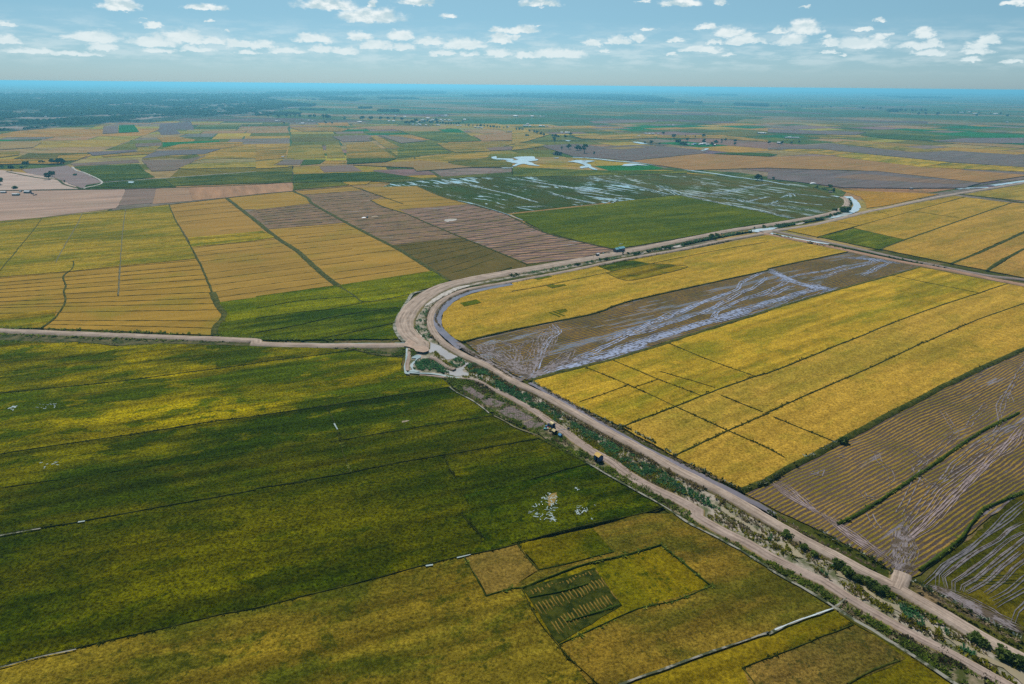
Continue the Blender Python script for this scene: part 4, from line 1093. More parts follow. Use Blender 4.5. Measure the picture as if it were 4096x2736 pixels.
make_field('grass_verge', W(WB, 0.35), mat_plain('verge_grass', (0.06, 0.07, 0.018), (0.25, 0.20, 0.13), 0.25, lo=.45, hi=.62), 0.35, (0, 0, 0), 0, 0, 0, 'weedy verge between the footpath and the rice')
GARD = ['12: 1885 418 1965 408 2115 505 2065 528 1960 475', '12: 2055 533 2150 510 2295 562 2210 595 2100 572', '12: 2225 635 2300 590 22: 0 588 195 692 120 722 0 698 12: 2347 705', '22: 92 752 180 710 300 742 262 792 140 788', '33: 1040 965 1075 955 1270 1085 1240 1120 1180 1090']
for i_, q_ in enumerate(GARD):
    make_field('garden_plot', W(q_, .42), M_GARDEN, .42, (0, 0, 0), 0, 0, 0, ['brown garden beds nearest the pond', 'grey-brown garden beds in the middle of the row', 'largest brown garden beds left of the huts', 'dark garden beds touching the heap of bundles', 'bare brown bed by the burnt scrub'][i_])
RV = '02: -500 -40 0 -15 500 5 700 -5 1100 35 1500 10 2347 36 12: 0 22 500 46 900 72 1100 116 1345 138 1360 28 1000 32 600 30 0 15 02: 2347 0 01: 1500 1525 800 1500 0 1470 -500 1440'
make_field('grass_verge', W(RV, 0.4), mat_plain('roadside_grass', (0.03, 0.045, 0.008), (0.13, 0.11, 0.05), 0.18), 0.4, (0, 0, 0), 0, 0, 0, 'green and brown verge below the side road')

patch('pond', 'J: 560 -10 640 40 690 100 830 180 1000 230 1100 280 1200 370 1390 460 1470 500 1440 540 1330 570 1230 580 1120 500 1020 430 960 390 820 420 800 380 825 320 770 220 660 170 600 90', M_POND, 0.22, 'pale clay-coloured pond inside the road junction')
patch('pond', 'J: 1100 815 1350 818 1450 780 1600 735 1660 690 1620 640 1640 610 1760 672 1700 720 1700 780 1560 825 1640 870 1900 895 2080 905 2050 960 1940 1010 1925 960 1750 955 1450 955 1290 930 1270 870 1200 850', M_POND, 0.22, 'lower clay pond below the sluice')
patch('ditch_water', 'J: 255 240 295 245 300 400 290 560 270 620 250 740 255 820 300 880 350 915 240 905 215 830 205 740 235 620 250 480', M_CYAN, 0.62, 'bright ditch running down beside the narrow path', 1.0, .1)
patch('ditch_water', 'J: 380 545 480 470 600 475 600 530 550 550 500 600 440 680 425 740 430 800 500 830 600 850 500 870 340 850 330 830 400 815 360 730 390 660 480 580 500 550', M_CYAN, 0.45, 'winding branch of the bright ditch', 1.0, .12)
patch('ditch_water', 'J: 490 385 600 400 760 400 740 425 600 428 510 410', M_WHITE, 0.3, 'bright water arc under the sandy mound', 1.0, .1)
patch('sand_mound', 'J: 500 380 540 270 640 220 740 250 790 330 750 400 600 405', mat_plain('pebbly_sand', (0.24, 0.18, 0.13), (0.36, 0.28, 0.21), 0.8), 0.5, 'low sandy mound beside the pond', 1.0, .15)
strip('J: 300 870 500 895 900 905 1150 950 1350 985 1550 1010 1750 1070', 1.3, 'pale wet path edge between pond and rice', M_CYAN, .5, jit=.5)
strip('11: 1360 1565 1300 1500 1275 1430 1300 1340 1360 1240 1420 1140 1470 1110 1600 1085 1780 1025', 2.0, 'light ditch outside the wide road', M_DITCH, .8)
strip('12: 0 4 600 14 1100 14 1370 10', 1.3, 'light ditch along the side road', M_CYAN, 1.0)
strip('J: 0 195 120 195 220 190', 2.0, 'light ditch end at the junction', M_CYAN, 1.0)
strip('11: 1880 1625 1810 1565 1697 1460 1663 1390 1690 1290 1792 1190 1950 1117 2150 1070 2347 1036', 4.2, 'grey-violet water moat round the golden field', M_CANAL, .85, jit=.5)
strip('22: 160 372 450 525 800 745 1000 858 1300 1020 1600 1160 1900 1310 2100 1412 2347 1545 33: 60 15', [2.2, 2.4, 3.0, 3.2, 3.0, 2.6, 2.2], 'brown water channel beside the levee road', M_CANAL, .85, jit=.6)
strip('12: 1830 0 2000 112 2200 225 2347 322 22: 100 350', 3.0, 'grey mud channel beside the levee road', M_MUDP, .85, jit=.5)
patch('canal_water', '33: 615 520 700 545 800 640 900 680 1000 770 1150 830 1290 880 1400 960 1480 1000 1560 1080 1620 1130 1750 1180 1950 1280 2150 1370 2347 1480 2700 1700 2500 1750 2347 1560 2150 1420 1950 1330 1800 1260 1650 1160 1480 1060 1380 1000 1250 930 1100 850 940 770 850 680 700 600 640 580', M_MOAT, 0.3, 'tan water of the canal in the bottom right')
patch('canal_water', '22: 1750 1440 1850 1480 2000 1560 33: 60 250 170 270 240 320 300 370 330 410 250 400 180 350 100 300 0 240 22: 1900 1540', M_MOAT, 0.3, 'small tan pool in the canal reeds')
for s, l in (('11: 1540 1245 1600 1215 1700 1165 1850 1090 1960 1050 1900 1050 1780 1085 1690 1130 1600 1170', 'pale pool strip between the two roads at the bend'), ('11: 1455 1445 1500 1490 1560 1560 1540 1568 1480 1520', 'pale water by the wide road'), ('21: 1050 830 1150 815 1200 825 1080 845', 'sandy pool among reeds'), ('21: 1140 748 1210 748 1190 765 1140 760', 'small pool near the teal-roofed house'), ('21: 1330 720 1450 695 1560 675 1560 690 1400 715', 'long pool among reeds'), ('31: 250 480 330 470 320 482 260 492', 'small pool near the junction')):
    patch('pond', s, M_PALE, 0.3, l)
strip('31: -30 556 60 578 300 628 560 668', 5.0, 'light water in the canal of the double road', M_WHITE, .6)
strip('31: 560 668 1000 760 1400 848', 3.0, 'green ditch of the double road', M_BUNDG, .7)
patch('pond', '21: 2160 550 2250 530 2347 522 31: 0 520 80 518 60 530 0 545 21: 2347 556 2250 560', M_WHITE, 0.6, 'white pool at the sluice of the road junction')
patch('river_water', 'W: 1070 492 1190 490 1240 530 1290 560 1340 640 1330 690 1250 742 1150 780 1000 812 850 836 840 812 960 790 1100 742 1190 682 1222 620 1180 552 1110 512', M_WHITE, 0.35, 'white river bend beside the sandy road', 4, .4)
strip('20: 560 1440 750 1452 900 1470 1200 1496 1500 1534 1640 1562 21: 1850 22 2100 60 2347 92 31: 60 105 200 130', [9, 10, 9, 8, 7, 6, 5, 4, 3], 'far reach of the river along the brown fields', M_WHITE, .75, 'river_water', 8, 1.5, wob=4)
strip('31: 2060 132 2150 120 2347 92 2600 60', 8, 'white river reach at the right edge', M_WHITE, .8, 'river_water', 8, 1)
strip('31: 1740 165 1850 155 2030 150', 5, 'thin water line before the right river reach', M_WHITE, .7, 'river_water', 8, 3)
strip('W: 880 480 950 488 1000 498', 5, 'small water tongue behind the river bend', M_WHITE, .6, 'river_water', 4, 1)
for s, l in (('20: 0 1445 80 1435 200 1434 215 1450 245 1465 200 1475 160 1480 190 1495 245 1520 150 1510 100 1500 60 1510 0 1525 10 1510 50 1495 -40 1490 -60 1470 20 1470 60 1460', 'branching shallow pool, left one of two'), ('20: 500 1480 600 1468 700 1470 775 1474 700 1486 680 1496 720 1510 730 1530 785 1556 740 1552 700 1535 630 1542 625 1530 670 1515 640 1500 600 1490', 'branching shallow pool, right one of two'), ('20: 380 1445 430 1440 420 1452', 'tiny pool between the branching pools'), ('20: 1000 1518 1040 1505 1150 1500 1250 1518 1150 1512 1060 1522', 'curved pool below the far river'), ('20: 1105 1298 1160 1300 1245 1318 1200 1320 1130 1308', 'pond near the hamlet'), ('20: 460 1278 545 1290 520 1294', 'small pond by the tree line'), ('20: 120 1330 145 1326 140 1338', 'small pond left of the tree line'), ('10: 2150 1440 2200 1432 2210 1448 2347 1455 2347 1470 2250 1462 2180 1462', 'pool at the left of the shallow pools'), ('10: 2230 1530 2347 1518 2347 1540 2260 1540', 'lower pool at the left of the shallow pools')):
    patch('pond', s, M_WHITE, 0.85, l, 8, 1.2)
strip('20: 1700 1382 1760 1375 1790 1362 1740 1360', 7, 'winding stream by the hamlet', M_WHITE, .8, 'river_water', 8, 2)
strip('20: 1100 1366 1300 1360 1520 1352', 5, 'thin water line in the brown field', M_CYAN, .8, 'river_water', 8, 3)

# water threads of the flooded rice
FL = ['21: 60 70 170 92 500 150 750 190 1050 236', '21: 690 57 1050 120 1300 180 1450 216', '21: 1340 130 1450 180 1530 221', '21: 1540 224 1780 266 2050 319 2347 378 31: 80 400 230 432',
      '21: 1560 216 1900 196 2240 135 2347 120', '21: 1620 222 2000 252 2140 285 2347 305 31: 100 318 300 345 500 380', '31: 0 186 140 200 300 215 460 232 560 246', '31: 0 301 60 288 110 272', '21: 350 200 550 250 790 299',
      '11: 1890 96 2100 160 2347 216 21: 250 290', '21: 180 95 400 130 640 165 920 215', '21: 2140 285 2347 235', '21: 910 296 1010 245', '21: 30 330 300 320', '31: 150 240 230 210 250 235', '31: 130 270 330 295 500 310']
parts = []
for s in FL:
    d = np.linalg.norm(W(s).mean(0)) / 560
    for q in range(4):
        parts.append(ribbon_geo(W(s, .5) + rng.normal(0, 1.6 * q, 2), random.uniform(.5, 1.3) * d * (1.3 if q == 0 else .7), [(-.5, .5), (0, .52), (.5, .5)], step=3, jit=1.3, wob=3.5, taper=True))
v, f, u = merge(parts)
tag(mesh_obj('ditch_water', v, f, M_THREAD, None, (0, 0, 0), True, u), 'bright water threads across the flooded rice', None, None, 'stuff')

# ------------------------------------------------------------------ wheel tracks pressed in the mud
def tracks(lines, w, gap, mat, host, z=0.34, n=1, wob=1.2, jit=.12, label=None, fade=True):
    parts = []
    for s in lines:
        P = W(s, z) if isinstance(s, str) else s
        for q in range(n):
            base = P + rng.normal(0, .9 * (q > 0), (1, 2))
            L = smooth_line(base, 3)
            T = np.gradient(L, axis=0); T /= np.linalg.norm(T, axis=1)[:, None] + 1e-9
            N_ = np.c_[-T[:, 1], T[:, 0]]
            s_ = rng.uniform(0, 99); i_ = np.arange(len(L)) / 5.0
            wv = (wob * np.c_[fbm(i_ + s_, i_ * 0, 3) - .5, fbm(i_ + s_, i_ * 0 + 9, 5) - .5]) * 2
            for sg in (-1, 1):
                parts.append(ribbon_geo(L + wv + N_ * sg * gap / 2, random.uniform(.7, 1.3) * w, [(-.5, z), (0, z + .012), (.5, z)], step=3, jit=jit, taper=fade))
    v, f, u = merge(parts)
    o = mesh_obj('wheel_tracks', v - np.array([host.location.x, host.location.y, 0]), f, mat, host, (0, 0, 0), True, u)
    if label: o['label'] = label
    return o


def find(lbl):
    return next(o for o in S.objects if o.get('label') == lbl)


strip_f = find('long dark muddy strip with blue wheel tracks')
T1 = ['21: 800 1568 1200 1420 1400 1330 1700 1220 1950 1130 2060 1080 2120 1020 2300 920', '22: 250 320 21: 1000 1540 1500 1380 1850 1250 2080 1120 2200 1080 2347 970', '21: 1830 1360 1870 1300 2050 1200 2347 1100 31: 200 990', '21: 1000 1540 1300 1400 1560 1290 1720 1215', '22: 180 330 330 0 21: 420 1480 380 1405',
      '21: 1560 1290 1750 1200 1960 1120', '31: 60 1010 300 950 560 905 740 860', '31: 420 985 700 900 900 850 1010 800', '31: 380 1020 600 1080', '31: 0 1150 260 1040', '31: 850 960 1000 880 1140 830']
tracks(T1, .5, 1.7, M_MUDB, strip_f, z=.44, n=2, wob=2.0)
A5 = W('31: 0 912 40 930 100 955 180 995 270 1030 400 1060 600 1096', .3)
tracks([A5, A5 + [1.5, 1.0], A5 - [1.2, 1.8], A5 + [3, 2]], 1.0, 1.4, M_MUDB, strip_f, z=.45, n=1, wob=1.5, jit=.4)
# churned wet end of the strip and wet lower margin
def sweep(n, s_from, s_to, spread, bend, z=.3):
    A_, B_ = W(s_from, z), W(s_to, z)
    out = []
    for _ in range(n):
        a = A_[0] + (A_[1] - A_[0]) * random.random(); b = B_[0] + (B_[1] - B_[0]) * random.random()
        m = (a + b) / 2 + rng.normal(0, bend, 2)
        out.append(np.array([a, a * .65 + m * .35 + rng.normal(0, spread, 2), m, b * .65 + m * .35 + rng.normal(0, spread, 2), b]))
    return out


tracks(sweep(16, '22: 60 270 170 330', '11: 2000 1600 2250 1560', 2, 4) + sweep(12, '22: 80 280 200 335', '21: 200 1540 420 1420', 1.5, 4) + sweep(10, '22: 130 335 190 330', '22: 700 150 560 60', 1, 2.5), .4, 1.6, M_MUDP, strip_f, z=.46, wob=2.5, label='churned pale tracks at the muddy end')
tracks(sweep(9, '22: 160 330 140 310', '22: 1250 40 1200 10', .8, 2) + sweep(8, '22: 900 120 860 80', '21: 2200 1290 2150 1230', 1, 3) + sweep(6, '21: 1900 1400 1850 1330', '31: 560 1080 480 1040', 1, 3), .45, 1.6, M_MUDB, strip_f, z=.45, wob=2.2)
tracks(sweep(14, '31: 620 790 1000 800', '31: 900 800 1340 870', 1, 3), .35, 1.6, M_MUDB, strip_f, z=.45, wob=2)

cut_f = find('cut rice in straw rows crossed by pale wheel tracks')
T2 = ['32: 2400 100 2347 200 2270 330 2200 440 2120 560 2120 640 2135 720 2060 830 1900 960 1700 1120 1600 1250 1480 1400 1360 1568 33: 1270 100 1200 300 1180 420 1205 560',
      '32: 2300 330 2210 450 2170 560 2130 680', '32: 2200 460 2235 560', '32: 2347 720 2180 800 2000 980 1800 1130 1620 1250 1500 1330', '33: 1300 0 1240 160 1190 330', '33: 1310 110 1330 250 1220 420 1200 540']
tracks(T2, .3, 1.3, M_MUDP, cut_f, z=.44, n=1, wob=1.0, label='pale twin tracks sweeping down to the road ramp')
tracks(['32: 1600 630 1670 740 1720 850 1640 900 1560 1000 1400 1110', '32: 1880 360 1950 295 2010 290', '32: 940 1010 1000 1020 1020 1090 1120 1180 1140 1260 1080 1310', '32: 400 1190 480 1220 490 1160', '32: 640 1040 690 1050', '32: 2000 560 1930 650 1830 770', '32: 860 1370 900 1420 1000 1440', '33: 930 0 960 80 1000 140',
        '32: 1330 1130 1350 1230 1290 1400 1200 1568', '32: 1300 990 1450 1080 1340 1190', '32: 1380 1230 1450 1290 1410 1320'], .32, 1.7, M_MUDP, cut_f, z=.44, n=1, wob=.8, fade=False)
tracks(sweep(8, '33: 470 0 560 30', '33: 1060 400 1130 450', .6, 1.2) + sweep(8, '32: 10 1290 100 1270', '33: 450 0 560 60', .8, 1.2) + sweep(5, '32: 2347 820 2347 760', '33: 1180 300 1240 280', 1.5, 3), .22, .9, mat_plain('pinkish_mud', (0.22, 0.165, 0.15), (0.33, 0.26, 0.25), .5, .7), cut_f, z=.44, wob=.8)
tracks(sweep(18, '33: 1080 440 1330 560', '33: 1130 150 1300 120', .8, 1.5) + sweep(10, '33: 1130 470 1180 540', '33: 1330 520 1380 470', .5, 1), .2, .7, M_MUDP, cut_f, z=.45, wob=.8)

ol_f = find('olive field with curving wet wheel tracks in the bottom right corner')
T3 = ['33: 1425 655 1530 560 1600 480 1750 390 1900 280 2050 150 2200 0 2347 -120', '33: 1550 665 1555 560 1680 440 1850 340 2000 200 2180 80 2347 -50', '33: 1640 690 1610 590 1700 510 1900 360 2100 240 2200 150 2347 80', '33: 1700 722 1695 630 1800 560 2000 410 2200 250 2347 180',
      '33: 1775 712 1790 660 1900 600 2100 430 2300 270 2450 150', '33: 1820 730 1950 650 2150 480 2347 330', '33: 2000 742 2150 620 2250 500 2450 360', '33: 2050 800 2200 720 2347 590 2500 480', '33: 2080 860 2300 740 2450 660', '33: 2230 1000 2270 900 2347 830 2500 700']
tracks(T3, .34, .8, M_MUD, ol_f, z=.46, n=1, wob=.5, label='wavy grey wheel tracks')
tracks(T3[2:7], .2, .4, M_MUDP, ol_f, z=.47, n=1, wob=.4)
tracks(['33: 1720 612 1900 590 2150 580 2400 555', '33: 1760 682 1850 640 2100 635 2400 620'], .28, .9, M_BUND, ol_f, z=.47, wob=.3)
tracks(sweep(13, '33: 1440 655 1640 700', '33: 2347 1130 2347 1060', .7, 1.4) + sweep(8, '33: 1440 665 1560 690', '33: 2150 1060 2100 980', .6, 1.2), .24, .8, M_MUDP, ol_f, z=.46, wob=.8)
# sheaf rows of the hand-cut plot
hc = find('hand-cut plot with rows of sheaves, half cut')
rows = []
for t in np.linspace(0, 1, 15):
    for (a, b, c, d) in (('23: 120 700 260 1000', '23: 690 540 860 830', .0, 0.33), ('23: 120 700 260 1000', '23: 690 540 860 830', .42, .95)):
        pass
def hcp(u, v):          # u along the upper edge, v towards the camera
    q = W('23: 100 695 760 505 1010 845 420 1195', .6)
    return (q[0] * (1 - u) + q[1] * u) * (1 - v) + (q[3] * (1 - u) + q[2] * u) * v
for u in np.linspace(.03, .99, 21):
    for v0, v1 in ((.02, .17), (.26, .55), (.62, .95)):
        if random.random() < .95:
            a0 = v0 + random.uniform(0, .08); a1 = v1 - random.uniform(0, .10)
            rows.append(np.array([hcp(u, a0), hcp(u + random.uniform(-.01, .01), (a0 + a1) / 2), hcp(u, a1)]))
parts = [ribbon_geo(r, .32, [(-.5, .6), (-.2, .8), (.2, .8), (.5, .6)], step=.7, jit=.3, zjit=.15) for r in rows]
v, f, u = merge(parts)
o = mesh_obj('sheaf_rows', v - np.array([hc.location.x, hc.location.y, 0]), f, mat_plain('cut_sheaves', (0.15, 0.10, 0.015), (0.27, 0.18, 0.035), 1.5), hc, (0, 0, 0), True, u)
cut = np.array([hcp(-.0, .0), hcp(1.0, 0), hcp(1.0, 1), hcp(0, 1)])
make_field('cut_ground', cut, mat_plain('cut_dark_stubble', (0.014, 0.024, 0.002), (0.055, 0.06, 0.006), .5), 0.66, (0, 0, 0), 0, 0, 0, 'dark freshly cut half of the hand-cut plot')
# pale drifts of straw on the striped stubble, bare spots
patch('bare_patch', '11: 1725 450 1760 440 1830 437 1840 448 1790 458 1740 465', M_PALE, .5, 'pale bare spot in the reddish stubble', 2, .6)
patch('pond', '01: 1170 97 1200 95 1230 97 1215 108 1180 107', M_WHITE, .86, 'small pale puddle in the green slip', 3, .3)
strip('21: 980 670 1000 667 1016 667', .9, 'thin puddle in the bright green rectangle', M_CYAN, .85)
patch('puddle', '12: 1335 725 1380 715 1410 718 1390 728 1340 738', mat_plain('dry_puddle', (.2, .17, .12), (.33, .28, .2), 1), .86, 'pale bare smear in the dark green field', 1, .1)
# water specks in the green plots
parts = []
def specks(poly, n, size, z):
    P = sample_poly(W(poly, z), n)
    for p in P:
        if fbm(p[None, 0] / 9, p[None, 1] / 9, 3)[0] < .5: continue
        a = random.uniform(0, 6.3); k = random.uniform(.4, 1.6) * size
        q = p + np.array([[math.cos(a), math.sin(a)]]) * np.linspace(-k, k, 4)[:, None] + rng.normal(0, .2 * size, (4, 2))
        parts.append(ribbon_geo(q, random.uniform(.2, .7) * size, [(-.5, z), (0, z + .01), (.5, z)], step=.5, jit=.2 * size))
specks('22: 280 1400 450 1350 560 1480 700 1568 23: 500 100 250 60 22: 150 1568', 170, .45, .85)
specks('22: 560 1320 760 1400 760 1520 640 1568 500 1450', 60, .4, .85)
specks('23: 330 0 900 -20 900 40 430 120', 90, .42, .85)
specks('02: 60 1130 530 1090 520 1190 100 1240', 40, .45, .85)
specks('02: 330 570 530 560 520 610 330 620', 14, .45, .85)
specks('02: 60 590 140 590 140 620 60 620', 5, 1.1, .85)
v, f, u = merge(parts)
tag(mesh_obj('puddle_water', v, f, M_CYAN, None, (0, 0, 0), True, u), 'specks of standing water among the green rice', None, None, 'stuff')
specks_dry = patch('bare_patch', '22: 330 1420 370 1390 410 1380 400 1430 390 1480 340 1500', mat_plain('tan_straw', (.2, .14, .04), (.3, .21, .06), 1.5), .84, 'small tan dry spot in the green plot with water specks', 1, .2)
# ------------------------------------------------------------------ low vegetation
def tufts(name, P, mat, size, hgt, label, z=0.2, nb=5, base=None):
    """clumps of leaf blades standing at the points P"""
    n = len(P)
    if n == 0: return
    sc = rng.uniform(.55, 1.35, n)
    a = rng.uniform(0, 2 * np.pi, (n, nb)); t = rng.uniform(0.15, 1.0, (n, nb))
    r0 = rng.uniform(0, .5, (n, nb)) * size * sc[:, None]
    bx = P[:, 0, None] + np.cos(a) * r0; by = P[:, 1, None] + np.sin(a) * r0
    a2 = a + rng.normal(0, .7, (n, nb))
    ln = 1.4 * size * sc[:, None] * t
    hz_ = .6 * hgt * sc[:, None] * rng.uniform(.6, 1.1, (n, nb))
    w = size * sc[:, None] * rng.uniform(.16, .34, (n, nb))
    dx, dy = np.cos(a2), np.sin(a2)
    V = np.zeros((n, nb, 4, 3))
    V[:, :, 0] = np.stack([bx - dy * w, by + dx * w, np.full_like(bx, z)], -1)
    V[:, :, 1] = np.stack([bx + dy * w, by - dx * w, np.full_like(bx, z)], -1)
    V[:, :, 2] = np.stack([bx + dx * ln * .6 + dy * w * .8, by + dy * ln * .6 - dx * w * .8, z + hz_ * .85], -1)
    V[:, :, 3] = np.stack([bx + dx * ln - dy * w * .6, by + dy * ln + dx * w * .6, z + hz_], -1)
    F = np.arange(n * nb * 4).reshape(-1, 4)
    tn = np.clip(rng.uniform(0, 1, (n, 1)) * .6 + rng.uniform(0, 1, (n, nb)) * .4, 0, 1)
    if base is not None: tn = np.clip(tn * .5 + base[:, None] * .55, 0, 1)
    T = np.repeat(tn.reshape(-1), 4)
    return tag(mesh_obj(name, V.reshape(-1, 3), F, mat, tint=T), label, None, None, 'stuff')


def dens(poly, per_m2, z=0.3, nz=None, thr=0.0, seed=1):
    Pw = W(poly, z) if isinstance(poly, str) else poly
    P = sample_poly(Pw, int(area(Pw) * per_m2))
    if nz:
        P = P[fbm(P[:, 0] / nz, P[:, 1] / nz, seed) > thr]
    return P


def along(s, w, per_m, z=.3, off=0.0, nz=None, thr=.0):
    L = smooth_line(W(s, z) if isinstance(s, str) else s, 1.5)
    T = np.gradient(L, axis=0); T /= np.linalg.norm(T, axis=1)[:, None] + 1e-9
    N_ = np.c_[-T[:, 1], T[:, 0]]
    k = int(len(L) * 1.5 * per_m)
    i = rng.integers(0, len(L), k)
    P = L[i] + N_[i] * (off + rng.normal(0, .33, k) * w)[:, None] + T[i] * rng.uniform(-.8, .8, k)[:, None]
    if nz: P = P[fbm(P[:, 0] / nz, P[:, 1] / nz, 5) > thr]
    return P


REEDS = ['12: 2000 240 2130 250 2347 400 22: 200 510 450 640 600 760 800 860 1050 1000 1300 1130 1500 1280 1700 1390 2000 1520 1900 1560 1600 1400 1300 1290 1050 1150 900 1050 700 900 560 800 400 730 250 620 100 560 12: 2347 490 2200 420 2050 330',
         'J: 500 620 700 560 950 620 1250 740 1280 810 1000 790 1260 870 1290 930 1100 900 900 860 620 830 450 800 470 700', 'J: 1250 600 1500 530 1620 600 1640 680 1480 760 1350 730 1240 660', 'J: 1700 700 1900 660 1990 720 1800 790 1700 780', 'J: 1650 860 1950 760 2150 830 2348 950 2348 1120 2100 1050 1950 1020 2080 900 1850 880',
         '33: 400 400 560 420 640 480 620 540 540 600 420 560 390 480', '33: 1170 820 1290 850 1420 960 1450 1040 1370 1030 1250 930', '33: 1560 1050 1700 1090 1780 1140 1700 1160 1620 1110', '33: 1740 1210 1830 1220 1910 1300 1850 1310 1760 1260', '33: 0 200 60 220 50 260 0 250',
         '11: 1450 1440 1480 1330 1560 1260 1600 1270 1570 1380 1620 1500 1680 1568 1580 1568', '21: 0 945 400 870 800 800 1000 775 1000 790 800 825 400 900 0 965', '21: 1050 760 1600 650 1700 630 1700 645 1500 690 1100 775', '21: 1600 640 2000 565 2150 550 2100 575 1800 630', '31: 0 510 300 450 560 410 580 425 300 475 100 520']
R_ = np.concatenate([dens(q, 3.2 if i < 10 else .9, nz=5, thr=.42) for i, q in enumerate(REEDS)])
tufts('reeds', R_, M_REED, .5, 1.1, 'blue-green reeds filling the old canal', .25, 6, fbm(R_[:, 0] / 8, R_[:, 1] / 8, 8))
YS = ['22: 0 480 80 510 200 600 300 700 440 790 560 860 700 960 850 1040 980 1130 1150 1240 1250 1260 1100 1140 900 1000 760 900 600 800 450 720 300 620 120 540', 'J: 860 430 950 390 1030 450 1150 540 1200 600 1430 760 1420 780 1250 700 1100 600', 'J: 1950 1040 2080 1030 2348 1190 2348 1330 2150 1170',
      '33: 880 720 960 790 1100 860 1200 930 1350 1010 1450 1060 1420 1080 1250 980 1050 890 900 790', '33: 1450 1060 1540 1050 1620 1120 1600 1150 1500 1110', '33: 660 630 780 640 880 700 850 730 720 710', '33: 60 280 180 310 290 410 250 430 130 380 30 320', '33: 1780 1260 1900 1310 2050 1400 2250 1540 2347 1600 2300 1610 2100 1480 1900 1360', 'J: 1570 960 1700 950 1740 1000 1650 1020', 'J: 1750 930 1850 920 1920 960 1850 980', '22: 1200 1210 1300 1240 1500 1330 1560 1380 1450 1360 1300 1290']
R_ = np.concatenate([dens(q, 2.6, nz=5, thr=.33) for q in YS])
tufts('sedge', R_, M_YEL, .55, .9, 'yellow-green sedge along the canal edges', .25, 6, fbm(R_[:, 0] / 6, R_[:, 1] / 6, 4))
DR = ['22: 60 440 300 560 500 690 700 790 900 900 1100 1010 1300 1110 1500 1230 1800 1380 2000 1490', '12: 2000 220 2150 290 2347 420 22: 60 450', 'J: 850 30 1000 130 1150 250 1350 350 1550 450 1750 540', '33: 120 160 300 260 450 330', '11: 1560 1400 1590 1300 1680 1190 1850 1105 2050 1068 2347 1025 21: 400 945 1000 830 1500 735 2000 640']
R_ = np.concatenate([along(q, 1.5, 5.0, nz=5, thr=.38) for q in DR])
tufts('dead_reeds', R_, M_DEAD, .55, 1.1, 'brown dead reeds under the levee road', .5, 6)
WD = ['22: 230 860 480 960 620 1010 720 1090 760 1120 690 1105 480 1000', '22: 760 1110 1000 1190 1250 1340 1390 1440 1400 1490 1200 1380 900 1220', '23: 1540 10 1750 140 1950 240 2200 400 2330 480 2200 440 1900 270 1650 110', '33: 0 420 250 560 450 680 660 800 640 850 300 660 0 480', '33: 700 840 820 900 1000 1000 1150 1100 1100 1130 900 1000 720 880', '33: 1150 1120 1350 1200 1500 1330 1700 1500 1850 1568 1740 1560 1500 1420 1300 1280',
      'J: 1100 980 1300 1010 1700 1060 1900 1100 1600 1180 1500 1300 1700 1500 1800 1526 1650 1440 1350 1190', '12: 2000 500 2100 570 2250 690 2180 660 2080 590', 'J: 0 260 250 260 240 420 160 500 0 480', 'J: 340 300 480 290 560 400 380 520 340 440', '22: 0 700 110 770 250 830 230 850 60 790']
R_ = np.concatenate([dens(q, 2.4, nz=5, thr=.36) for q in WD])
R_ = R_[~np.any([inside(W(q, .4), R_) for q in GARD], axis=0)]
tufts('weeds', R_, M_WEED, .6, .9, 'dark green weeds between footpath and rice', .35, 7, fbm(R_[:, 0] / 7, R_[:, 1] / 7, 6))
def far_from(P, lines, r):
    keep = np.ones(len(P), bool)
    for s in lines:
        L = smooth_line(W(s, .8), 2.5)
        for k in range(0, len(L), 60):
            Q = L[k:k + 60]
            near = (P[:, 0] > Q[:, 0].min() - r) & (P[:, 0] < Q[:, 0].max() + r) & (P[:, 1] > Q[:, 1].min() - r) & (P[:, 1] < Q[:, 1].max() + r)
            i = np.where(near)[0]
            if len(i): keep[i[(np.linalg.norm(P[i, None] - Q[None], axis=2).min(1) < r)]] = False
    return P[keep]


PATHL = ['12: 1500 298 1700 315 1830 330 2020 345 2200 440 2347 512 22: 200 622 330 712 480 812 600 902 760 1012 900 1080 1000 1160 1150 1260 1300 1340 1500 1430 1700 1540 23: 1700 25 1950 170 2150 265 2347 385 33: 250 505 500 615 700 745 1000 920 1300 1090 1700 1290 2000 1460 2200 1568 2600 1800']
def dry_(P):
    for q in GARD: P = P[~inside(W(q, .4), P)]
    return P


V_ = far_from(dry_(dens(WB, 2.0, nz=7, thr=.40, seed=3)), PATHL, 2.4)
tufts('weeds', V_, M_WEED, .55, .75, 'olive weeds scattered over the verge', .35, 6, fbm(V_[:, 0] / 9, V_[:, 1] / 9, 31))
V_ = far_from(dry_(dens(WB, 1.2, nz=6, thr=.52, seed=9)), PATHL, 2.0)
tufts('dry_weeds', V_, M_DEAD, .5, .6, 'dry brown weeds scattered over the verge', .35, 5)
NEAR_CZ = '33: 2347 1600 2100 1568 1700 1300 1300 1095 900 860 500 622 250 510 0 380 23: 2347 385 1950 170 1700 20 22: 1300 1340 900 1080 600 900 330 710 0 520 12: 2200 430 2000 340 12: 1850 160 2080 230 2347 385 22: 300 510 900 850 1500 1180 1900 1380 33: 0 70 600 400 1200 710 1800 1065 2347 1360'
WATERP = [W(q, .3) for q in ('33: 615 520 700 545 800 640 900 680 1000 770 1150 830 1290 880 1400 960 1480 1000 1560 1080 1620 1130 1750 1180 1950 1280 2150 1370 2347 1480 2347 1560 2150 1420 1950 1330 1800 1260 1650 1160 1480 1060 1380 1000 1250 930 1100 850 940 770 850 680 700 600 640 580', '22: 1750 1440 1850 1480 2000 1560 33: 60 250 170 270 240 320 300 370 330 410 250 400 180 350 100 300 0 240 22: 1900 1540')]


GARDP = [W(q, .4) for q in GARD]


def dry(P):
    for q in WATERP + GARDP: P = P[~inside(q, P)]
    return P


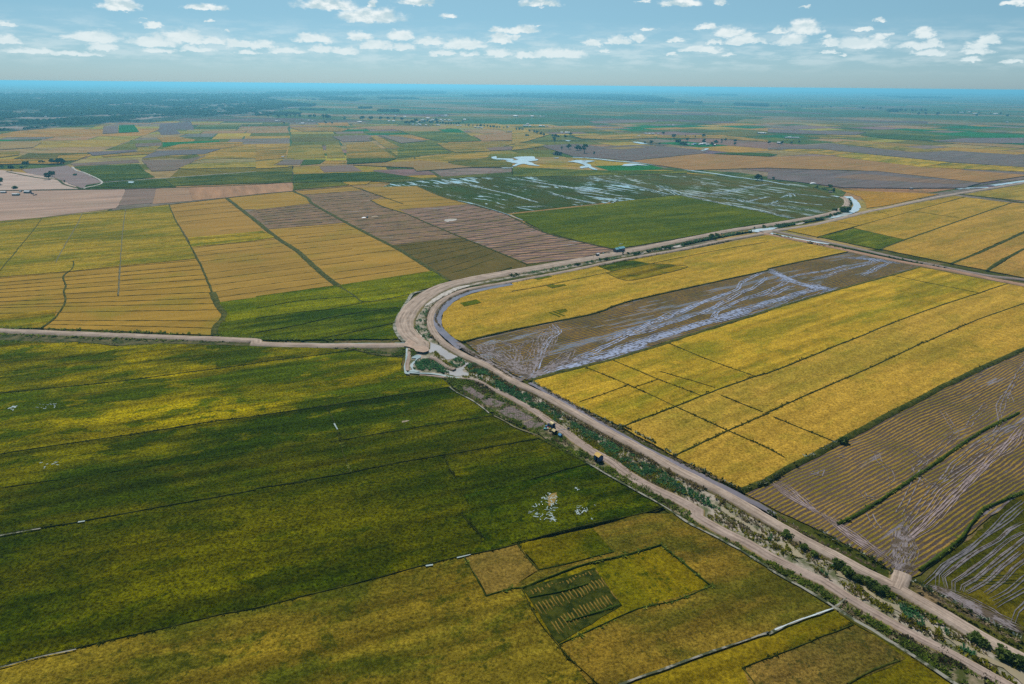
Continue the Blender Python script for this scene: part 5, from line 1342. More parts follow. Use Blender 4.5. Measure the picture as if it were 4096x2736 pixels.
V_ = far_from(dry(dens(NEAR_CZ, 1.2, nz=6, thr=.44, seed=13)), PATHL, 2.6)
tufts('sedge', V_, M_YEL, .5, .7, 'olive sedge between the reeds', .2, 6)
V_ = far_from(dry(dens(NEAR_CZ, 1.0, nz=5, thr=.48, seed=17)), PATHL, 2.6)
tufts('dead_reeds', V_, M_DEAD, .5, .8, 'pale dead reeds between the green ones', .2, 6)
BU = ['33: 1080 980 1250 1060 1350 1160 1550 1200 1850 1380 1850 1440 1700 1420 1500 1380 1330 1290 1200 1160 1080 1060', 'J: 1800 1100 2000 1130 2200 1200 2348 1330 2348 1480 2150 1400 2000 1300 1850 1220', '33: 1900 1440 2100 1500 2250 1568 2000 1568']
R_ = np.concatenate([dens(q, 2.4, nz=4, thr=.38) for q in BU])
R_ = dry_(R_)
tufts('burnt_weeds', R_, M_BURN, .55, .7, 'brown burnt scrub beside the footpath', .35, 6)
EDGE = ['33: 140 60 300 190 450 320 620 400 800 560 950 640 1100 740 1300 860 1500 960 1800 1120 2000 1210 2200 1340 2347 1420', '33: 130 60 350 210 560 330', '33: 1950 1250 2150 1340 2300 1420']
R_ = np.concatenate([along(q, 1.0, 1.6, nz=7, thr=.44) for q in EDGE])
tufts('bushes', R_, M_WEED, .8, 1.1, 'dark low bushes on the canal bank', .4, 8, np.full(len(R_), .5))
EDGE = ['22: 1000 775 1300 925 1480 1040 1700 1160 2090 1360', '33: 20 15 200 110 500 190 620 260 900 400 1060 490 1130 550', '33: 1380 660 1600 790 1800 890 2000 1010 2200 1100 2347 1190', '33: 1290 650 1340 650', '22: 180 370 500 545 1000 800', '22: 2110 1370 2347 1290 32: 200 1160 640 920']
R_ = np.concatenate([along(q, .7, 2.6, nz=6, thr=.40) for q in EDGE])
tufts('flowering_weeds', R_, M_FLOWER, .6, .9, 'white-topped weeds along the levee road ditch', .75, 6)
R_ = np.concatenate([along(q, .55, 2.5, nz=4, thr=.3) for q in ('22: 300 440 700 670 1000 830 1400 1040 1900 1290', '33: 100 70 500 300 760 420 950 500', '33: 1400 720 1800 950 2347 1240', '11: 1690 1440 1650 1370 1680 1280 1780 1180 1950 1105', '12: 1850 50 2100 180 2347 345')])
tufts('verge_weeds', R_, M_DEAD, .6, .5, 'dry weeds on the road shoulder', 1.0, 6)
# grass growing on the near bunds
acc = {'D': [], 'L': [], 'B': [], 'G': []}
for P, w, k in near_bunds:
    L = smooth_line(P, 1.5)
    keep = np.linalg.norm(L, axis=1) < 430
    if keep.sum() > 3:
        acc[k].append(along(L[keep], w * .5, 1.3, nz=9, thr=.42))
tufts('bund_grass', np.concatenate(acc['D'] + acc['B']), mat_leaf('bund_leaf', [(0, (.02, .034, .004)), (.6, (.055, .07, .008)), (1, (.11, .11, .018))]), .55, .5, 'dark grass tufts on the near bunds', .75, 5)
tufts('bund_grass', np.concatenate(acc['L'] + acc['G']), M_WEED, .6, .5, 'green grass tufts on the near bunds', .75, 5)
R_ = np.concatenate([along(q, 2.2, 1.2, nz=9, thr=.36) for q in ('02: -200 -20 0 0 700 20 1200 20', '01: 0 1500 800 1530 1500 1550 2300 1565', '12: 900 60 1100 100 1330 120', '12: 300 40 900 60', '01: -200 1420 0 1438 900 1465 2000 1510 11: 200 1550 1250 1550')])
tufts('verge_weeds', R_, M_WEED, 1.0, .8, 'weeds along the side road', .5, 6)
R_ = np.concatenate([along(q, 1.2, .5, nz=12, thr=.4) for q in ('21: 0 960 500 875 1000 785 1500 690 2000 590 2200 560', '31: 60 505 560 420 700 360 760 300 740 260', '31: 420 150 640 200', '31: 60 590 400 665 1000 775 1600 890')])
tufts('verge_weeds', R_, M_TREE, 2.0, 1.6, 'dark bushes along the far road and canal', .5, 7)

# ------------------------------------------------------------------ trees
def cone(p0, p1, r0, r1, k=7):
    p0, p1 = np.array(p0, float), np.array(p1, float)
    d = p1 - p0; d /= np.linalg.norm(d)
    a = np.cross(d, [0.3, 0.9, 0.1]); a /= np.linalg.norm(a); b = np.cross(d, a)
    th = np.linspace(0, 2 * np.pi, k, endpoint=False)
    c = np.cos(th)[:, None] * a + np.sin(th)[:, None] * b
    V = np.r_[p0 + c * r0, p1 + c * r1]
    F = np.array([(i, (i + 1) % k, k + (i + 1) % k, k + i) for i in range(k)])
    return V, F, np.zeros((2 * k, 2))


def tree_meshes(i, rx, rz, h, nl, lean=0.0):
    """unit-metre tree: tapered trunk with limbs; crown of leaf clumps gathered on lobes"""
    r = np.random.default_rng(100 + i)
    parts = [cone((0, 0, 0), (lean * .4, 0, h * .45), h * .035, h * .024)]
    lobes = []
    for q in range(7):
        a = q * 2.4 + r.uniform(-.4, .4); rr = rx * r.uniform(.3, .75); zz = h - rz * r.uniform(.25, 1.45)
        e = np.array([lean + math.cos(a) * rr, math.sin(a) * rr, zz])
        lobes.append((e, r.uniform(.38, .62) * rx))
        parts.append(cone((lean * .4, 0, h * .42), tuple(e), h * .016, h * .006, 5))
    lobes.append((np.array([lean, 0, h - rz * .45]), rx * .6))
    v, f, u = merge(parts)
    V, T = [], []
    for _ in range(nl):
        c, rad = lobes[r.integers(len(lobes))]
        d = r.normal(0, 1, 3); d /= np.linalg.norm(d)
        p = c + d * rad * r.uniform(.45, 1.05) * np.array([1, 1, .72])
        s = rx * r.uniform(.14, .30)
        n = d + r.normal(0, .5, 3); n /= np.linalg.norm(n)
        a = np.cross(n, r.normal(0, 1, 3)); a /= np.linalg.norm(a); b = np.cross(n, a)
        V += [p - a * s, p - b * s * .7, p + a * s, p + b * s * .7]
        T += [r.uniform(0, 1)] * 4
    tm = mesh_obj('trunk', v, f, M_BARK); cm = mesh_obj('crown', np.array(V), np.arange(len(V)).reshape(-1, 4), M_BUSH if i == 5 else M_TREE, tint=np.array(T))
    a, b = tm.data, cm.data
    bpy.data.objects.remove(tm); bpy.data.objects.remove(cm)
    return a, b


TREES = [tree_meshes(0, 3.6, 2.8, 8.0, 420), tree_meshes(1, 3.0, 3.4, 8.0, 380), tree_meshes(2, 4.4, 2.2, 8.0, 440, .5), tree_meshes(3, 2.2, 3.2, 8.0, 300), tree_meshes(4, 3.2, 3.6, 8.0, 420, -.4), tree_meshes(5, 4.2, 2.6, 5.0, 360)]
ORD = ['leftmost', 'second from left', 'third from left', 'fourth from left', 'fifth from left', 'sixth from left', 'seventh from left', 'eighth from left', 'ninth from left', 'tenth from left', 'eleventh from left', 'twelfth from left']


def tree(P, height, kind, label, group=None, name='tree'):
    o = empty(name, (P[0], P[1], 0.0), random.uniform(0, 6.28))
    s = height / (5.0 if kind == 5 else 8.0)
    k = 1.25 if math.hypot(P[0], P[1]) > 900 else 1.0
    o.scale = (s * k * random.uniform(.9, 1.2), s * k * random.uniform(.9, 1.2), s * min(k, 1.12))
    for nm, d in (('trunk', TREES[kind][0]), ('crown', TREES[kind][1])):
        c = bpy.data.objects.new(nm, d); COL.objects.link(c); c.parent = o
    return tag(o, label, 'tree' if name != 'bush' else 'bush', group)


def th(p, hpx):
    """height in metres of something hpx photo pixels tall standing at photo pixel p"""
    P = at(p)
    return hpx * math.hypot(P[0], math.hypot(P[1], H)) / FPX / math.cos(math.atan2(H, P[1])), P


def tree_row(spec, where, group, kinds=(0, 1, 2, 3, 4), name='tree'):
    """spec: 'tile: x y height ...' in survey units"""
    out, cur = [], None
    tk = spec.split(); i = 0
    while i < len(tk):
        if tk[i].endswith(':'): cur = tk[i]; i += 1; continue
        x, y, h = tk[i:i + 3]; i += 3
        p = px(f'{cur} {x} {y}')[0]
        k = SPEC[cur[:-1]][2] if cur[:-1] in SPEC else TK
        out.append((p, float(h) * k))
    out.sort(key=lambda q: q[0][0])
    n = len(out)
    word = {'tree': 'tree', 'bush': 'bush'}[name]
    for j, (p, hp) in enumerate(out):
        m, P = th(p, hp)
        m = max(1.2, m * 1.05) * (.75 if name == 'bush' and p[1] > 1300 else 1)
        pl = {'tree': 'trees', 'bush': 'bushes'}[name]
        if n == 1: lb = f'{"tall" if m > 7 else "small"} dark {word} {where}'
        elif j == n - 1: lb = f'rightmost of {n} {pl} {where}'
        else: lb = f'{ORD[j]} of {n} {pl} {where}'
        tree(P, m, random.choice(kinds), lb, group, name)


tree_row('N: 1100 440 110 1180 385 95', 'standing together by the dike fork on the pale land', 'trees on the pale land')
tree_row('N: 55 200 50', 'standing alone on the pale land at the left edge', None)
tree_row('N: 250 242 75', 'round and alone beside the pale land, near the left edge', None)
tree_row('N: 485 207 45 560 145 70 640 120 70 600 125 60', 'in the green clump left of the grey bare plot', 'trees behind the bare plot')
tree_row('N: 900 72 42 960 72 45 1000 72 35', 'in the low middle clump behind the grey bare plot', 'trees behind the bare plot')
tree_row('N: 1165 104 80', 'standing right of the low middle clump behind the bare plot', None)
tree_row('N: 1290 98 80 1350 100 88 1430 96 60', 'in the dense clump right of the bare plot', 'trees behind the bare plot')
tree_row('N: 1450 520 55', 'at the ditch end beside the pale land', None, (3,))
tree_row('N: 10 560 115', 'cut by the left edge beside the farm sheds', None)
tree_row('N: 340 645 42', 'low and dark behind the farm sheds', None, (5,), 'bush')
tree_row('N: 1680 348 28', 'dark and low on the grey bare plot', None, (5,), 'bush')
tree_row('10: 112 1082 24 205 1082 26 280 1078 22 320 1078 20 360 1078 20 400 1080 24', 'at the left end of the far track', 'trees along the far track')
tree_row('10: 500 1084 26 535 1082 26', 'in the pair left of the big bushy clump', 'trees along the far track')
tree_row('10: 620 1100 42 650 1098 38 680 1098 34', 'in the big bushy clump on the far track', 'trees along the far track')
tree_row('10: 815 1102 28 980 1104 28 1055 1104 26 1143 1104 28 1207 1102 22 1270 1108 30 1340 1112 28', 'spaced out along the far track', 'trees along the far track')
tree_row('10: 260 1148 22 640 1138 18 700 1138 16', 'low below the small hamlet on the left', 'trees below the left hamlet')
tree_row('10: 1455 1466 20', 'alone on the bund between golden and tan parcels', None)
tree_row('V: 35 205 48', 'left of the long village', None)
tree_row('V: 130 270 45 180 275 45 230 265 50 290 240 60 320 225 50 370 260 40 420 265 45 470 255 50 520 235 45 560 265 45 610 265 50', 'in the left part of the long village', 'trees of the long village')
tree_row('V: 680 225 52 700 270 50 760 275 48 810 275 46 860 285 46 910 285 46 960 285 45 1010 290 45 1060 285 40 1110 285 44 1180 250 45', 'in the middle part of the long village', 'trees of the long village')
tree_row('V: 1230 305 34 1290 310 36 1370 310 34 1450 315 34 1520 325 42 1580 330 46 1640 335 48 1700 340 44 1760 345 40 1820 345 36 1870 340 28 1950 345 24', 'in the right part of the long village', 'trees of the long village')
tree_row('V: 2010 355 45', 'under the white roof right of the long village', None)
tree_row('V: 2190 380 38 2235 380 32 2290 385 36', 'in the loose group right of the long village', 'trees right of the village')
tree_row('20: 40 1195 18 70 1196 18 100 1198 18 160 1212 18 205 1222 24 230 1230 26 265 1240 26', 'in the upper part of the slanting stream row', 'trees along the slanting stream')
tree_row('20: 290 1250 26 340 1215 16 370 1262 26 400 1266 28 425 1268 24 385 1285 22 390 1312 34', 'in the lower part of the slanting stream row', 'trees along the slanting stream')
tree_row('20: 490 1268 26 537 1246 24', 'right of the slanting stream row', 'trees along the slanting stream')
tree_row('20: 140 1250 14', 'low and alone left of the slanting stream', None, (5,), 'bush')
tree_row('20: 456 1378 30 520 1370 38', 'in the pair on the purple-brown field', 'trees on the purple-brown field')
tree_row('20: 600 1384 42 625 1384 34', 'in the wide clump on the purple-brown field', 'trees on the purple-brown field')
tree_row('20: 664 1408 74', 'tallest on the purple-brown field', None, (3,))
tree_row('20: 752 1424 30', 'alone at the edge of the purple-brown field', None)
tree_row('20: 410 1425 30 440 1425 24', 'at the thatched shelter beside the pools', 'trees beside the pools')
tree_row('20: 1218 1326 26 1276 1328 32 1350 1328 18', 'on the grass left of the hamlet', 'trees near the hamlet')
tree_row('Q: 440 225 55 480 252 55 520 240 40 550 262 60', 'at the left end of the hamlet', 'trees of the hamlet')
tree_row('Q: 745 252 28 838 220 66 970 250 50 1030 228 52', 'among the huts of the hamlet', 'trees of the hamlet')
tree_row('Q: 1120 180 32 1120 208 26 1178 175 36 1325 245 40 1335 195 34', 'scattered right of the hamlet', 'trees right of the hamlet')
tree_row('Q: 375 135 55 550 110 28 580 178 44 705 132 36 835 118 44', 'scattered on the yellow field behind the hamlet', 'trees behind the hamlet')
tree_row('Q: 205 72 30', 'at the far huts behind the yellow field', None)
tree_row('Q: 1862 225 40 2062 230 45 2210 228 38 2330 212 34', 'around the large white roof', 'trees around the large white roof')
tree_row('30: 120 983 14 168 984 14 205 985 12 305 986 16 350 987 10 395 986 16 440 988 16 500 990 12 575 991 12', 'in the left row along the far pale strip', 'trees along the far pale strip')
tree_row('30: 870 1004 16 940 1005 12 970 1006 14 1000 1006 18 1030 1006 16 1120 1026 14 1150 1026 16 1180 1028 16 1215 1026 18 1255 1026 20', 'in the middle row along the far pale strip', 'trees along the far pale strip')
tree_row('30: 1320 1028 20 1355 1026 16 1400 1027 20 1440 1027 20 1380 1055 18 1440 1055 18 1555 1062 24', 'in the right row along the far pale strip', 'trees along the far pale strip')
tree_row('30: 1700 1042 14 1740 1042 14 1800 1042 12 1860 1040 16 1910 1070 18 1935 1042 14 2040 1050 10 2130 1054 16 2195 1074 16', 'around the far right settlement', 'trees of the far right settlement')
tree_row('W: 908 436 58', 'on the sandy bank behind the river bend', None, (1,))
tree_row('W: 655 370 42', 'thin on the bank near the white dome', None, (3,))
tree_row('W: 865 345 28', 'round and low on the far bank', None, (5,), 'bush')
tree_row('21: 2250 90 46 2285 92 24', 'on the far river bank left of the white dome', 'trees on the river bank')
tree_row('31: 45 98 36', 'at the ditch near the river bank', None)
tree_row('W: 1085 735 70 1110 725 50 1190 660 48 1195 620 40 1030 745 36 990 760 26 925 728 40 930 785 26 865 795 26', 'on the bank inside the river bend', 'bushes inside the river bend', (3, 5), 'bush')
tree_row('21: 1830 610 30 1880 600 24 1920 590 20 2220 540 28 2310 520 20', 'on the canal bank near the junction', 'bushes on the canal bank', (3, 5), 'bush')
tree_row('32: 680 930 60', 'dark on the bund of the golden block', None, (5,), 'bush')
tree_row('22: 180 612 26', 'small and dark beside the footpath near the huts', None, (5,), 'bush')
tree_row('33: 650 500 60 730 560 60 830 625 50 950 680 60 1040 730 56', 'in the dark row between canal and levee road', 'bushes under the levee road', (5,), 'bush')
tree_row('33: 160 215 46 215 235 40 330 330 44 420 390 40', 'in the upper row between reeds and levee road', 'bushes under the levee road, upper', (5,), 'bush')
tree_row('33: 1880 1170 50 1960 1210 50 2150 1310 60 2270 1380 60', 'on the bank in the bottom right corner', 'bushes in the bottom right', (5,), 'bush')

# far woods: too many to count, one mass of crowns
def woods(name, polys, n, label, rmin, rmax, nz, thr):
    allP = []
    for s, sh in polys:
        q = np.array(px(s))
        pts = sample_poly(q, int(n * sh))
        Pw = np.array([at(p) for p in pts])
        if nz:
            d = np.linalg.norm(Pw, axis=1)
            Pw = Pw[fbm(Pw[:, 0] / nz, Pw[:, 1] / nz, 21, 5) > thr]
        allP.append(Pw)
    P = np.concatenate(allP)
    d = np.linalg.norm(P, axis=1)
    sc = rng.uniform(rmin, rmax, len(P)) * np.clip(d / 3000, .8, 3.0)
    ico = np.array([(0, 0, 1.0), (.9, 0, .45), (.28, .85, .5), (-.73, .53, .45), (-.73, -.53, .4), (.28, -.85, .45), (.8, .5, -.2), (-.3, .95, -.2), (-1, 0, -.2), (-.3, -.95, -.2), (.8, -.6, -.2)])
    fc = np.array([(0, 1, 2), (0, 2, 3), (0, 3, 4), (0, 4, 5), (0, 5, 1), (1, 6, 2), (2, 7, 3), (3, 8, 4), (4, 9, 5), (5, 10, 1), (6, 7, 2), (7, 8, 3), (8, 9, 4), (9, 10, 5), (10, 6, 1)])
    jig = rng.uniform(.7, 1.3, (len(P), len(ico), 1))
    V = ico[None] * jig * sc[:, None, None] * np.array([1, 1, .62])
    V[:, :, 0] += P[:, 0, None]; V[:, :, 1] += P[:, 1, None]; V[:, :, 2] += sc[:, None] * .62 * 1.0
    F = (fc[None] + (np.arange(len(P)) * len(ico))[:, None, None]).reshape(-1, 3)
    T = np.repeat(rng.uniform(0, 1, len(P)), len(ico))
    return tag(mesh_obj(name, V.reshape(-1, 3), F, M_TREE, tint=T), label, None, None, 'stuff')


FLOOR = mat_plain('woodland_floor', (0.02, 0.035, 0.012), (0.28, 0.21, 0.17), 0.008, lo=.50, hi=.60)
wood_edge = '00: -500 1225 0 1205 250 1195 600 1160 800 1150 1000 1130 1380 1125 1700 1085 1900 1072 2347 1060 10: 400 1040 100 1030 300 1000 580 970 250 930 0 912 400 890 1200 868 1740 862 1740 842 1200 832 0 835 00: 1000 835 0 835 -500 830'
make_field('woodland_floor', np.array([at(p) for p in px(wood_edge)]), FLOOR, 0.9, (0, 0, 0), 0, 0, 0, 'dark ground with pale clearings under the far woods')
woods('woodland', [('00: -500 1222 0 1202 250 1190 600 1156 800 1146 1000 1126 1380 1110 1700 1075 2347 1050 2347 960 1700 960 0 985 -500 990', .62), ('00: -500 990 0 985 1700 960 2347 960 2347 870 0 870 -500 870', .55), ('10: 0 1040 0 1015 400 990 580 970 250 935 0 900', .06), ('10: 0 905 420 890 1200 868 1200 845 0 855', .12)], 15000, 'dense dark woods on the far left plain', 4.0, 7.5, 170.0, .45)
woods('woodland', [('10: 1200 835 1740 842 1740 864 1200 868', .2), ('20: 0 862 500 862 1000 872 1300 890 1485 922 1480 946 1200 936 800 918 400 908 0 892', .42), ('10: 1900 880 2347 878 2347 892 1950 890', .07), ('10: 510 890 800 898 1010 916 700 912', .05), ('10: 450 918 800 922 1010 908 900 930', .05), ('10: 1110 900 1450 905 1500 912 1150 910', .05), ('10: 940 990 1060 990 1060 997 940 997', .02), ('10: 1120 1013 1310 1013 1310 1027 1120 1024', .04), ('10: 0 1038 300 1034 420 1040 400 1052 0 1064', .07), ('10: 400 1006 650 1006 650 1013 400 1013', .02),
                   ('20: 2040 956 2347 962 2347 980 2050 970', .06), ('20: 1530 935 1740 942 1740 955 1540 948', .04), ('20: 1780 868 2060 872 2060 882 1780 878', .03), ('30: 270 848 600 850 600 855 270 855', .03), ('30: 850 856 1500 866 1500 875 850 862', .05), ('30: 1000 878 1680 898 1680 908 1250 906 1000 884', .08), ('30: 1500 866 2347 872 2347 878 1500 874', .05), ('30: 1090 1014 1180 1012 1190 1028 1100 1030', .015)], 9000, 'dark tree belts and town trees near the horizon', 3.0, 6.0, 60.0, .36)
# ------------------------------------------------------------------ buildings and small things
def col_mat(name, c, rough=0.8, spec=0.2, var=0.12, scale=1.5):
    return mat_plain(name, tuple(x * (1 - var) for x in c), tuple(min(1, x * (1 + var)) for x in c), scale, rough, spec, bstr=0.1)


MW_WHITE = col_mat('whitewashed_roof', (0.62, 0.64, 0.64), .6)
MW_TIN = col_mat('bluish_tin', (0.16, 0.42, 0.48), .45, .5)
MW_WALL = col_mat('mud_wall', (0.17, 0.14, 0.14))
MW_WALLB = col_mat('grey_plaster', (0.20, 0.17, 0.19))
MW_DARK = col_mat('dark_opening', (0.015, 0.014, 0.016))
MW_THATCH = col_mat('grey_thatch', (0.22, 0.19, 0.17), .9, .1, .3, 3)
MW_YROOF = col_mat('yellow_tarp', (0.66, 0.42, 0.09), .6, .3, .15, 2)
MW_CREAM = col_mat('cream_tarp', (0.62, 0.50, 0.24), .6, .3, .15, 2)
MW_BLUE = col_mat('blue_tarp', (0.02, 0.09, 0.24), .5, .4, .2, 2)
MW_LBLUE = col_mat('light_blue_tarp', (0.09, 0.30, 0.52), .5, .4, .2, 2)
MW_TEAL = col_mat('teal_tarp', (0.08, 0.36, 0.36), .5, .4)
MW_RED = col_mat('red_cloth', (0.42, 0.09, 0.08))
MW_POLE = col_mat('wood_pole', (0.16, 0.11, 0.07))
MW_METAL = col_mat('dark_blue_metal', (0.018, 0.03, 0.07), .4, .5)
MW_RUBBER = col_mat('tyre_rubber', (0.012, 0.012, 0.012))
MW_GLASS = col_mat('window_glass', (0.02, 0.03, 0.04), .1, .5)
MW_WTARP = col_mat('white_tarp', (0.74, 0.76, 0.77), .6, .3)
MW_PUMPB = col_mat('blue_van_paint', (0.05, 0.16, 0.28), .35, .5)


def box(x0, x1, y0, y1, z0, z1):
    V = np.array([(x, y, z) for z in (z0, z1) for y in (y0, y1) for x in (x0, x1)], float)
    F = np.array([(0, 2, 3, 1), (4, 5, 7, 6), (0, 1, 5, 4), (1, 3, 7, 5), (3, 2, 6, 7), (2, 0, 4, 6)])
    return V, F


def part(name, geos, mat, parent, smooth=False):
    vs, fs, n = [], [], 0
    for V, F in geos:
        vs.append(np.asarray(V, float)); fs += [tuple(int(i) + n for i in f) for f in F]; n += len(V)
    return mesh_obj(name, np.concatenate(vs), fs, mat, parent, (0, 0, 0), smooth)


def gable_walls(l, d, h, rh, t=0.0):
    """closed walls with pointed gables; ridge along x"""
    x, y = l / 2, d / 2
    V = [(-x, -y, 0), (x, -y, 0), (x, y, 0), (-x, y, 0), (-x, -y, h), (x, -y, h), (x, y, h), (-x, y, h), (-x, 0, h + rh), (x, 0, h + rh)]
    F = [(0, 1, 5, 4), (2, 3, 7, 6), (1, 2, 6, 9, 5), (3, 0, 4, 8, 7), (0, 3, 2, 1)]
    return V, F


def gable_roof(l, d, h, rh, ov=0.25, t=0.08):
    x, y = l / 2 + ov, d / 2 + ov
    e = rh * ov / (d / 2)
    lo, top = h - e + .03, h + rh + .03
    V = [(-x, -y, lo), (x, -y, lo), (x, 0, top), (-x, 0, top), (-x, y, lo), (x, y, lo),
         (-x, -y, lo + t), (x, -y, lo + t), (x, 0, top + t), (-x, 0, top + t), (-x, y, lo + t), (x, y, lo + t)]
    F = [(6, 7, 8, 9), (9, 8, 11, 10), (0, 3, 2, 1), (3, 4, 5, 2), (0, 1, 7, 6), (5, 4, 10, 11), (1, 2, 8, 7), (2, 5, 11, 8), (3, 0, 6, 9), (4, 3, 9, 10)]
    return V, F


def house(name, P, l, d, h, rh, rz, wall, roof, label, cat='house', group=None, door=True, wins=2, ov=.25, z=0.0):
    o = empty(name, (P[0], P[1], z), rz)
    part('wall', [gable_walls(l, d, h, rh)], wall, o)
    part('roof', [gable_roof(l, d, h, rh, ov)], roof, o)
    if door:
        part('door', [box(-l * .06, l * .06 + .3, -d / 2 - .03, -d / 2 + .04, 0, min(2.0, h * .85))], MW_DARK, o)
        for k in range(wins):
            x = (-.3 + .6 * k) * l
            part('window', [box(x - .4, x + .4, -d / 2 - .03, -d / 2 + .04, h * .45, h * .8)], MW_DARK, o)
    return tag(o, label, cat, group)


def hut_far(tile_xy, wpx, label, group=None, roof=None, cat='house', name='house', hfac=.55):
    p = px(tile_xy)[0]
    k = SPEC[tile_xy.split(':')[0]][2] if tile_xy.split(':')[0] in SPEC else TK
    P = at(p)
    dist = math.hypot(P[0], math.hypot(P[1], H))
    l = max(3.0, wpx * k * dist / FPX)
    hh = min(2.6, max(1.6, l * .35))
    return house(name, P, l, l * random.uniform(.55, .75), hh, l * .14 + .4, random.uniform(-.35, .35) - math.atan2(P[0], P[1]) * .6, MW_WALL, roof or MW_WHITE, label, cat, group, door=False)


def hut_row(spec, where, group, what='white-roofed house'):
    tk = spec.split(); i = 0; out = []; cur = ''
    while i < len(tk):
        if tk[i].endswith(':'): cur = tk[i]; i += 1; continue
        out.append((cur, float(tk[i]), float(tk[i + 1]), float(tk[i + 2]))); i += 3
    out.sort(key=lambda q: px(f'{q[0]} {q[1]} {q[2]}')[0][0])
    n = len(out)
    for j, (c, x, y, w) in enumerate(out):
        pl = what + 's'
        lb = f'{what} {where}' if n == 1 else (f'rightmost of {n} {pl} {where}' if j == n - 1 else f'{ORD[j] if j < 12 else str(j + 1) + "th from left"} of {n} {pl} {where}')
        hut_far(f'{c} {x} {y}', w, lb, group)


# tarpaulin camp beside the footpath
def ridge(s):
    a = W(s); d = a[1] - a[0]
    return math.atan2(d[1], d[0])


rz_hut = ridge('K: 1850 1300 1950 1368')


def tarp_hut(P, l, d, h, rh, rz, wall, roof, label, group=None, open_side=True):
    o = empty('tarpaulin_hut', (P[0], P[1], .72), rz)
    part('wall', [gable_walls(l, d, h, rh)], wall, o)
    part('roof', [gable_roof(l, d, h, rh, .12, .04)], roof, o)
    part('doorway', [box(-l * .12, l * .16, -d / 2 - .03, -d / 2 + .03, 0, h * .86)], MW_DARK, o)
    for x in (-l / 2, l / 2):
        for y in (-d / 2, d / 2):
            part('pole', [box(x - .04, x + .04, y - .04, y + .04, 0, h + .05)], MW_POLE, o)
    return tag(o, label, 'hut', group)


tarp_hut(W('K: 1885 1365', .72)[0], 2.3, 2.0, 1.75, .65, rz_hut, MW_BLUE, MW_YROOF, 'blue tarpaulin hut with a yellow roof standing alone beside the footpath', 'tarpaulin huts')
# rounded blue shelter with a cream cover
def arch_hut(P, l, d, h, rz, wall, cover, label):
    o = empty('tarpaulin_hut', (P[0], P[1], .72), rz)
    n = 9
    A_ = [(-math.cos(math.pi * i / (n - 1)) * d / 2, h * .55 + math.sin(math.pi * i / (n - 1)) * h * .45) for i in range(n)]
    V = [(sx * l / 2, y, z) for sx in (-1, 1) for y, z in [(-d / 2, 0)] + A_ + [(d / 2, 0)]]
    m = n + 2
    part('wall', [(V, [tuple(range(m))[::-1], tuple(range(m, 2 * m)), (0, m, m + 1, 1), (m - 2, 2 * m - 2, 2 * m - 1, m - 1)])], wall, o)
    t = .04
    V = [(sx * (l / 2 + .08), y * (1 + t), z + t * .8 + q) for q in (0, .03) for sx in (-1, 1) for y, z in A_]
    F = [(i, i + 1, n + i + 1, n + i) for i in range(n - 1)] + [(2 * n + i + 1, 2 * n + i, 3 * n + i, 3 * n + i + 1) for i in range(n - 1)]
    part('roof', [(V, F)], cover, o)
    part('doorway', [box(l / 2 - .02, l / 2 + .03, -d * .18, d * .18, 0, h * .7)], MW_DARK, o)
    return tag(o, label, 'hut', 'tarpaulin huts')


arch_hut(W('K: 610 455', .72)[0], 1.7, 1.6, 1.75, rz_hut, MW_BLUE, MW_CREAM, 'rounded blue shelter with a cream cover beside the heap of bundles')
tarp_hut(W('K: 672 630', .72)[0], 1.5, 1.3, 1.0, .45, rz_hut, MW_DARK, MW_CREAM, 'small dark hut with a cream roof at the edge of the weeds', 'tarpaulin huts')


def bundle(P, r, h, mat, label, sq=1.0, name='bundle', z=.72):
    k, m = 12, 6
    V = [(0, 0, h)]
    for i in range(1, m + 1):
        t = i / m * math.pi / 2 * 1.02
        for j in range(k):
            a = 2 * math.pi * j / k
            q = r * math.sin(t) * random.uniform(.86, 1.14)
            V.append((math.cos(a) * q * sq, math.sin(a) * q, max(0, h * math.cos(t)) * random.uniform(.9, 1.08)))
    F = [(0, 1 + j, 1 + (j + 1) % k) for j in range(k)]
    for i in range(m - 1):
        a, b = 1 + i * k, 1 + (i + 1) * k
        F += [(a + j, b + j, b + (j + 1) % k, a + (j + 1) % k) for j in range(k)]
    o = mesh_obj(name, np.array(V) + np.array([P[0], P[1], z]), F, mat, None, (P[0], P[1], z), True)
    return tag(o, label, name.replace('_', ' '), None)


bundle(W('K: 555 550', .72)[0], .5, .85, MW_YROOF, 'yellow covered bundle between the rounded shelter and the cream-roofed hut', 1.2, 'bundle')
bundle(W('K: 450 460', .72)[0], .48, .7, MW_LBLUE, 'light blue bundle in the heap left of the rounded shelter', 1.0)
bundle(W('K: 418 515', .72)[0], .5, .35, MW_TEAL, 'flat teal tarpaulin bundle at the left end of the heap', 1.3)
bundle(W('K: 490 480', .72)[0], .36, .4, MW_RED, 'small red bundle in the heap left of the rounded shelter', 1.1)
bundle(W('K: 492 505', .72)[0], .32, .25, MW_WTARP, 'small white bundle below the red one', 1.2)
bundle(W('K: 500 430', .72)[0], .38, 1.1, MW_BLUE, 'upright dark blue bundle against the rounded shelter', .9)
# low blue ridge tent
o = empty('ridge_tent', (*W('K: 835 710', .72)[0], .72), rz_hut)
part('canopy', [gable_walls(1.3, 1.1, .45, .5)], MW_BLUE, o)
part('fly', [gable_roof(1.3, 1.1, .45, .5, .08, .03)], MW_LBLUE, o)
tag(o, 'low light blue tent on the bare ground right of the cream-roofed hut', 'tent')


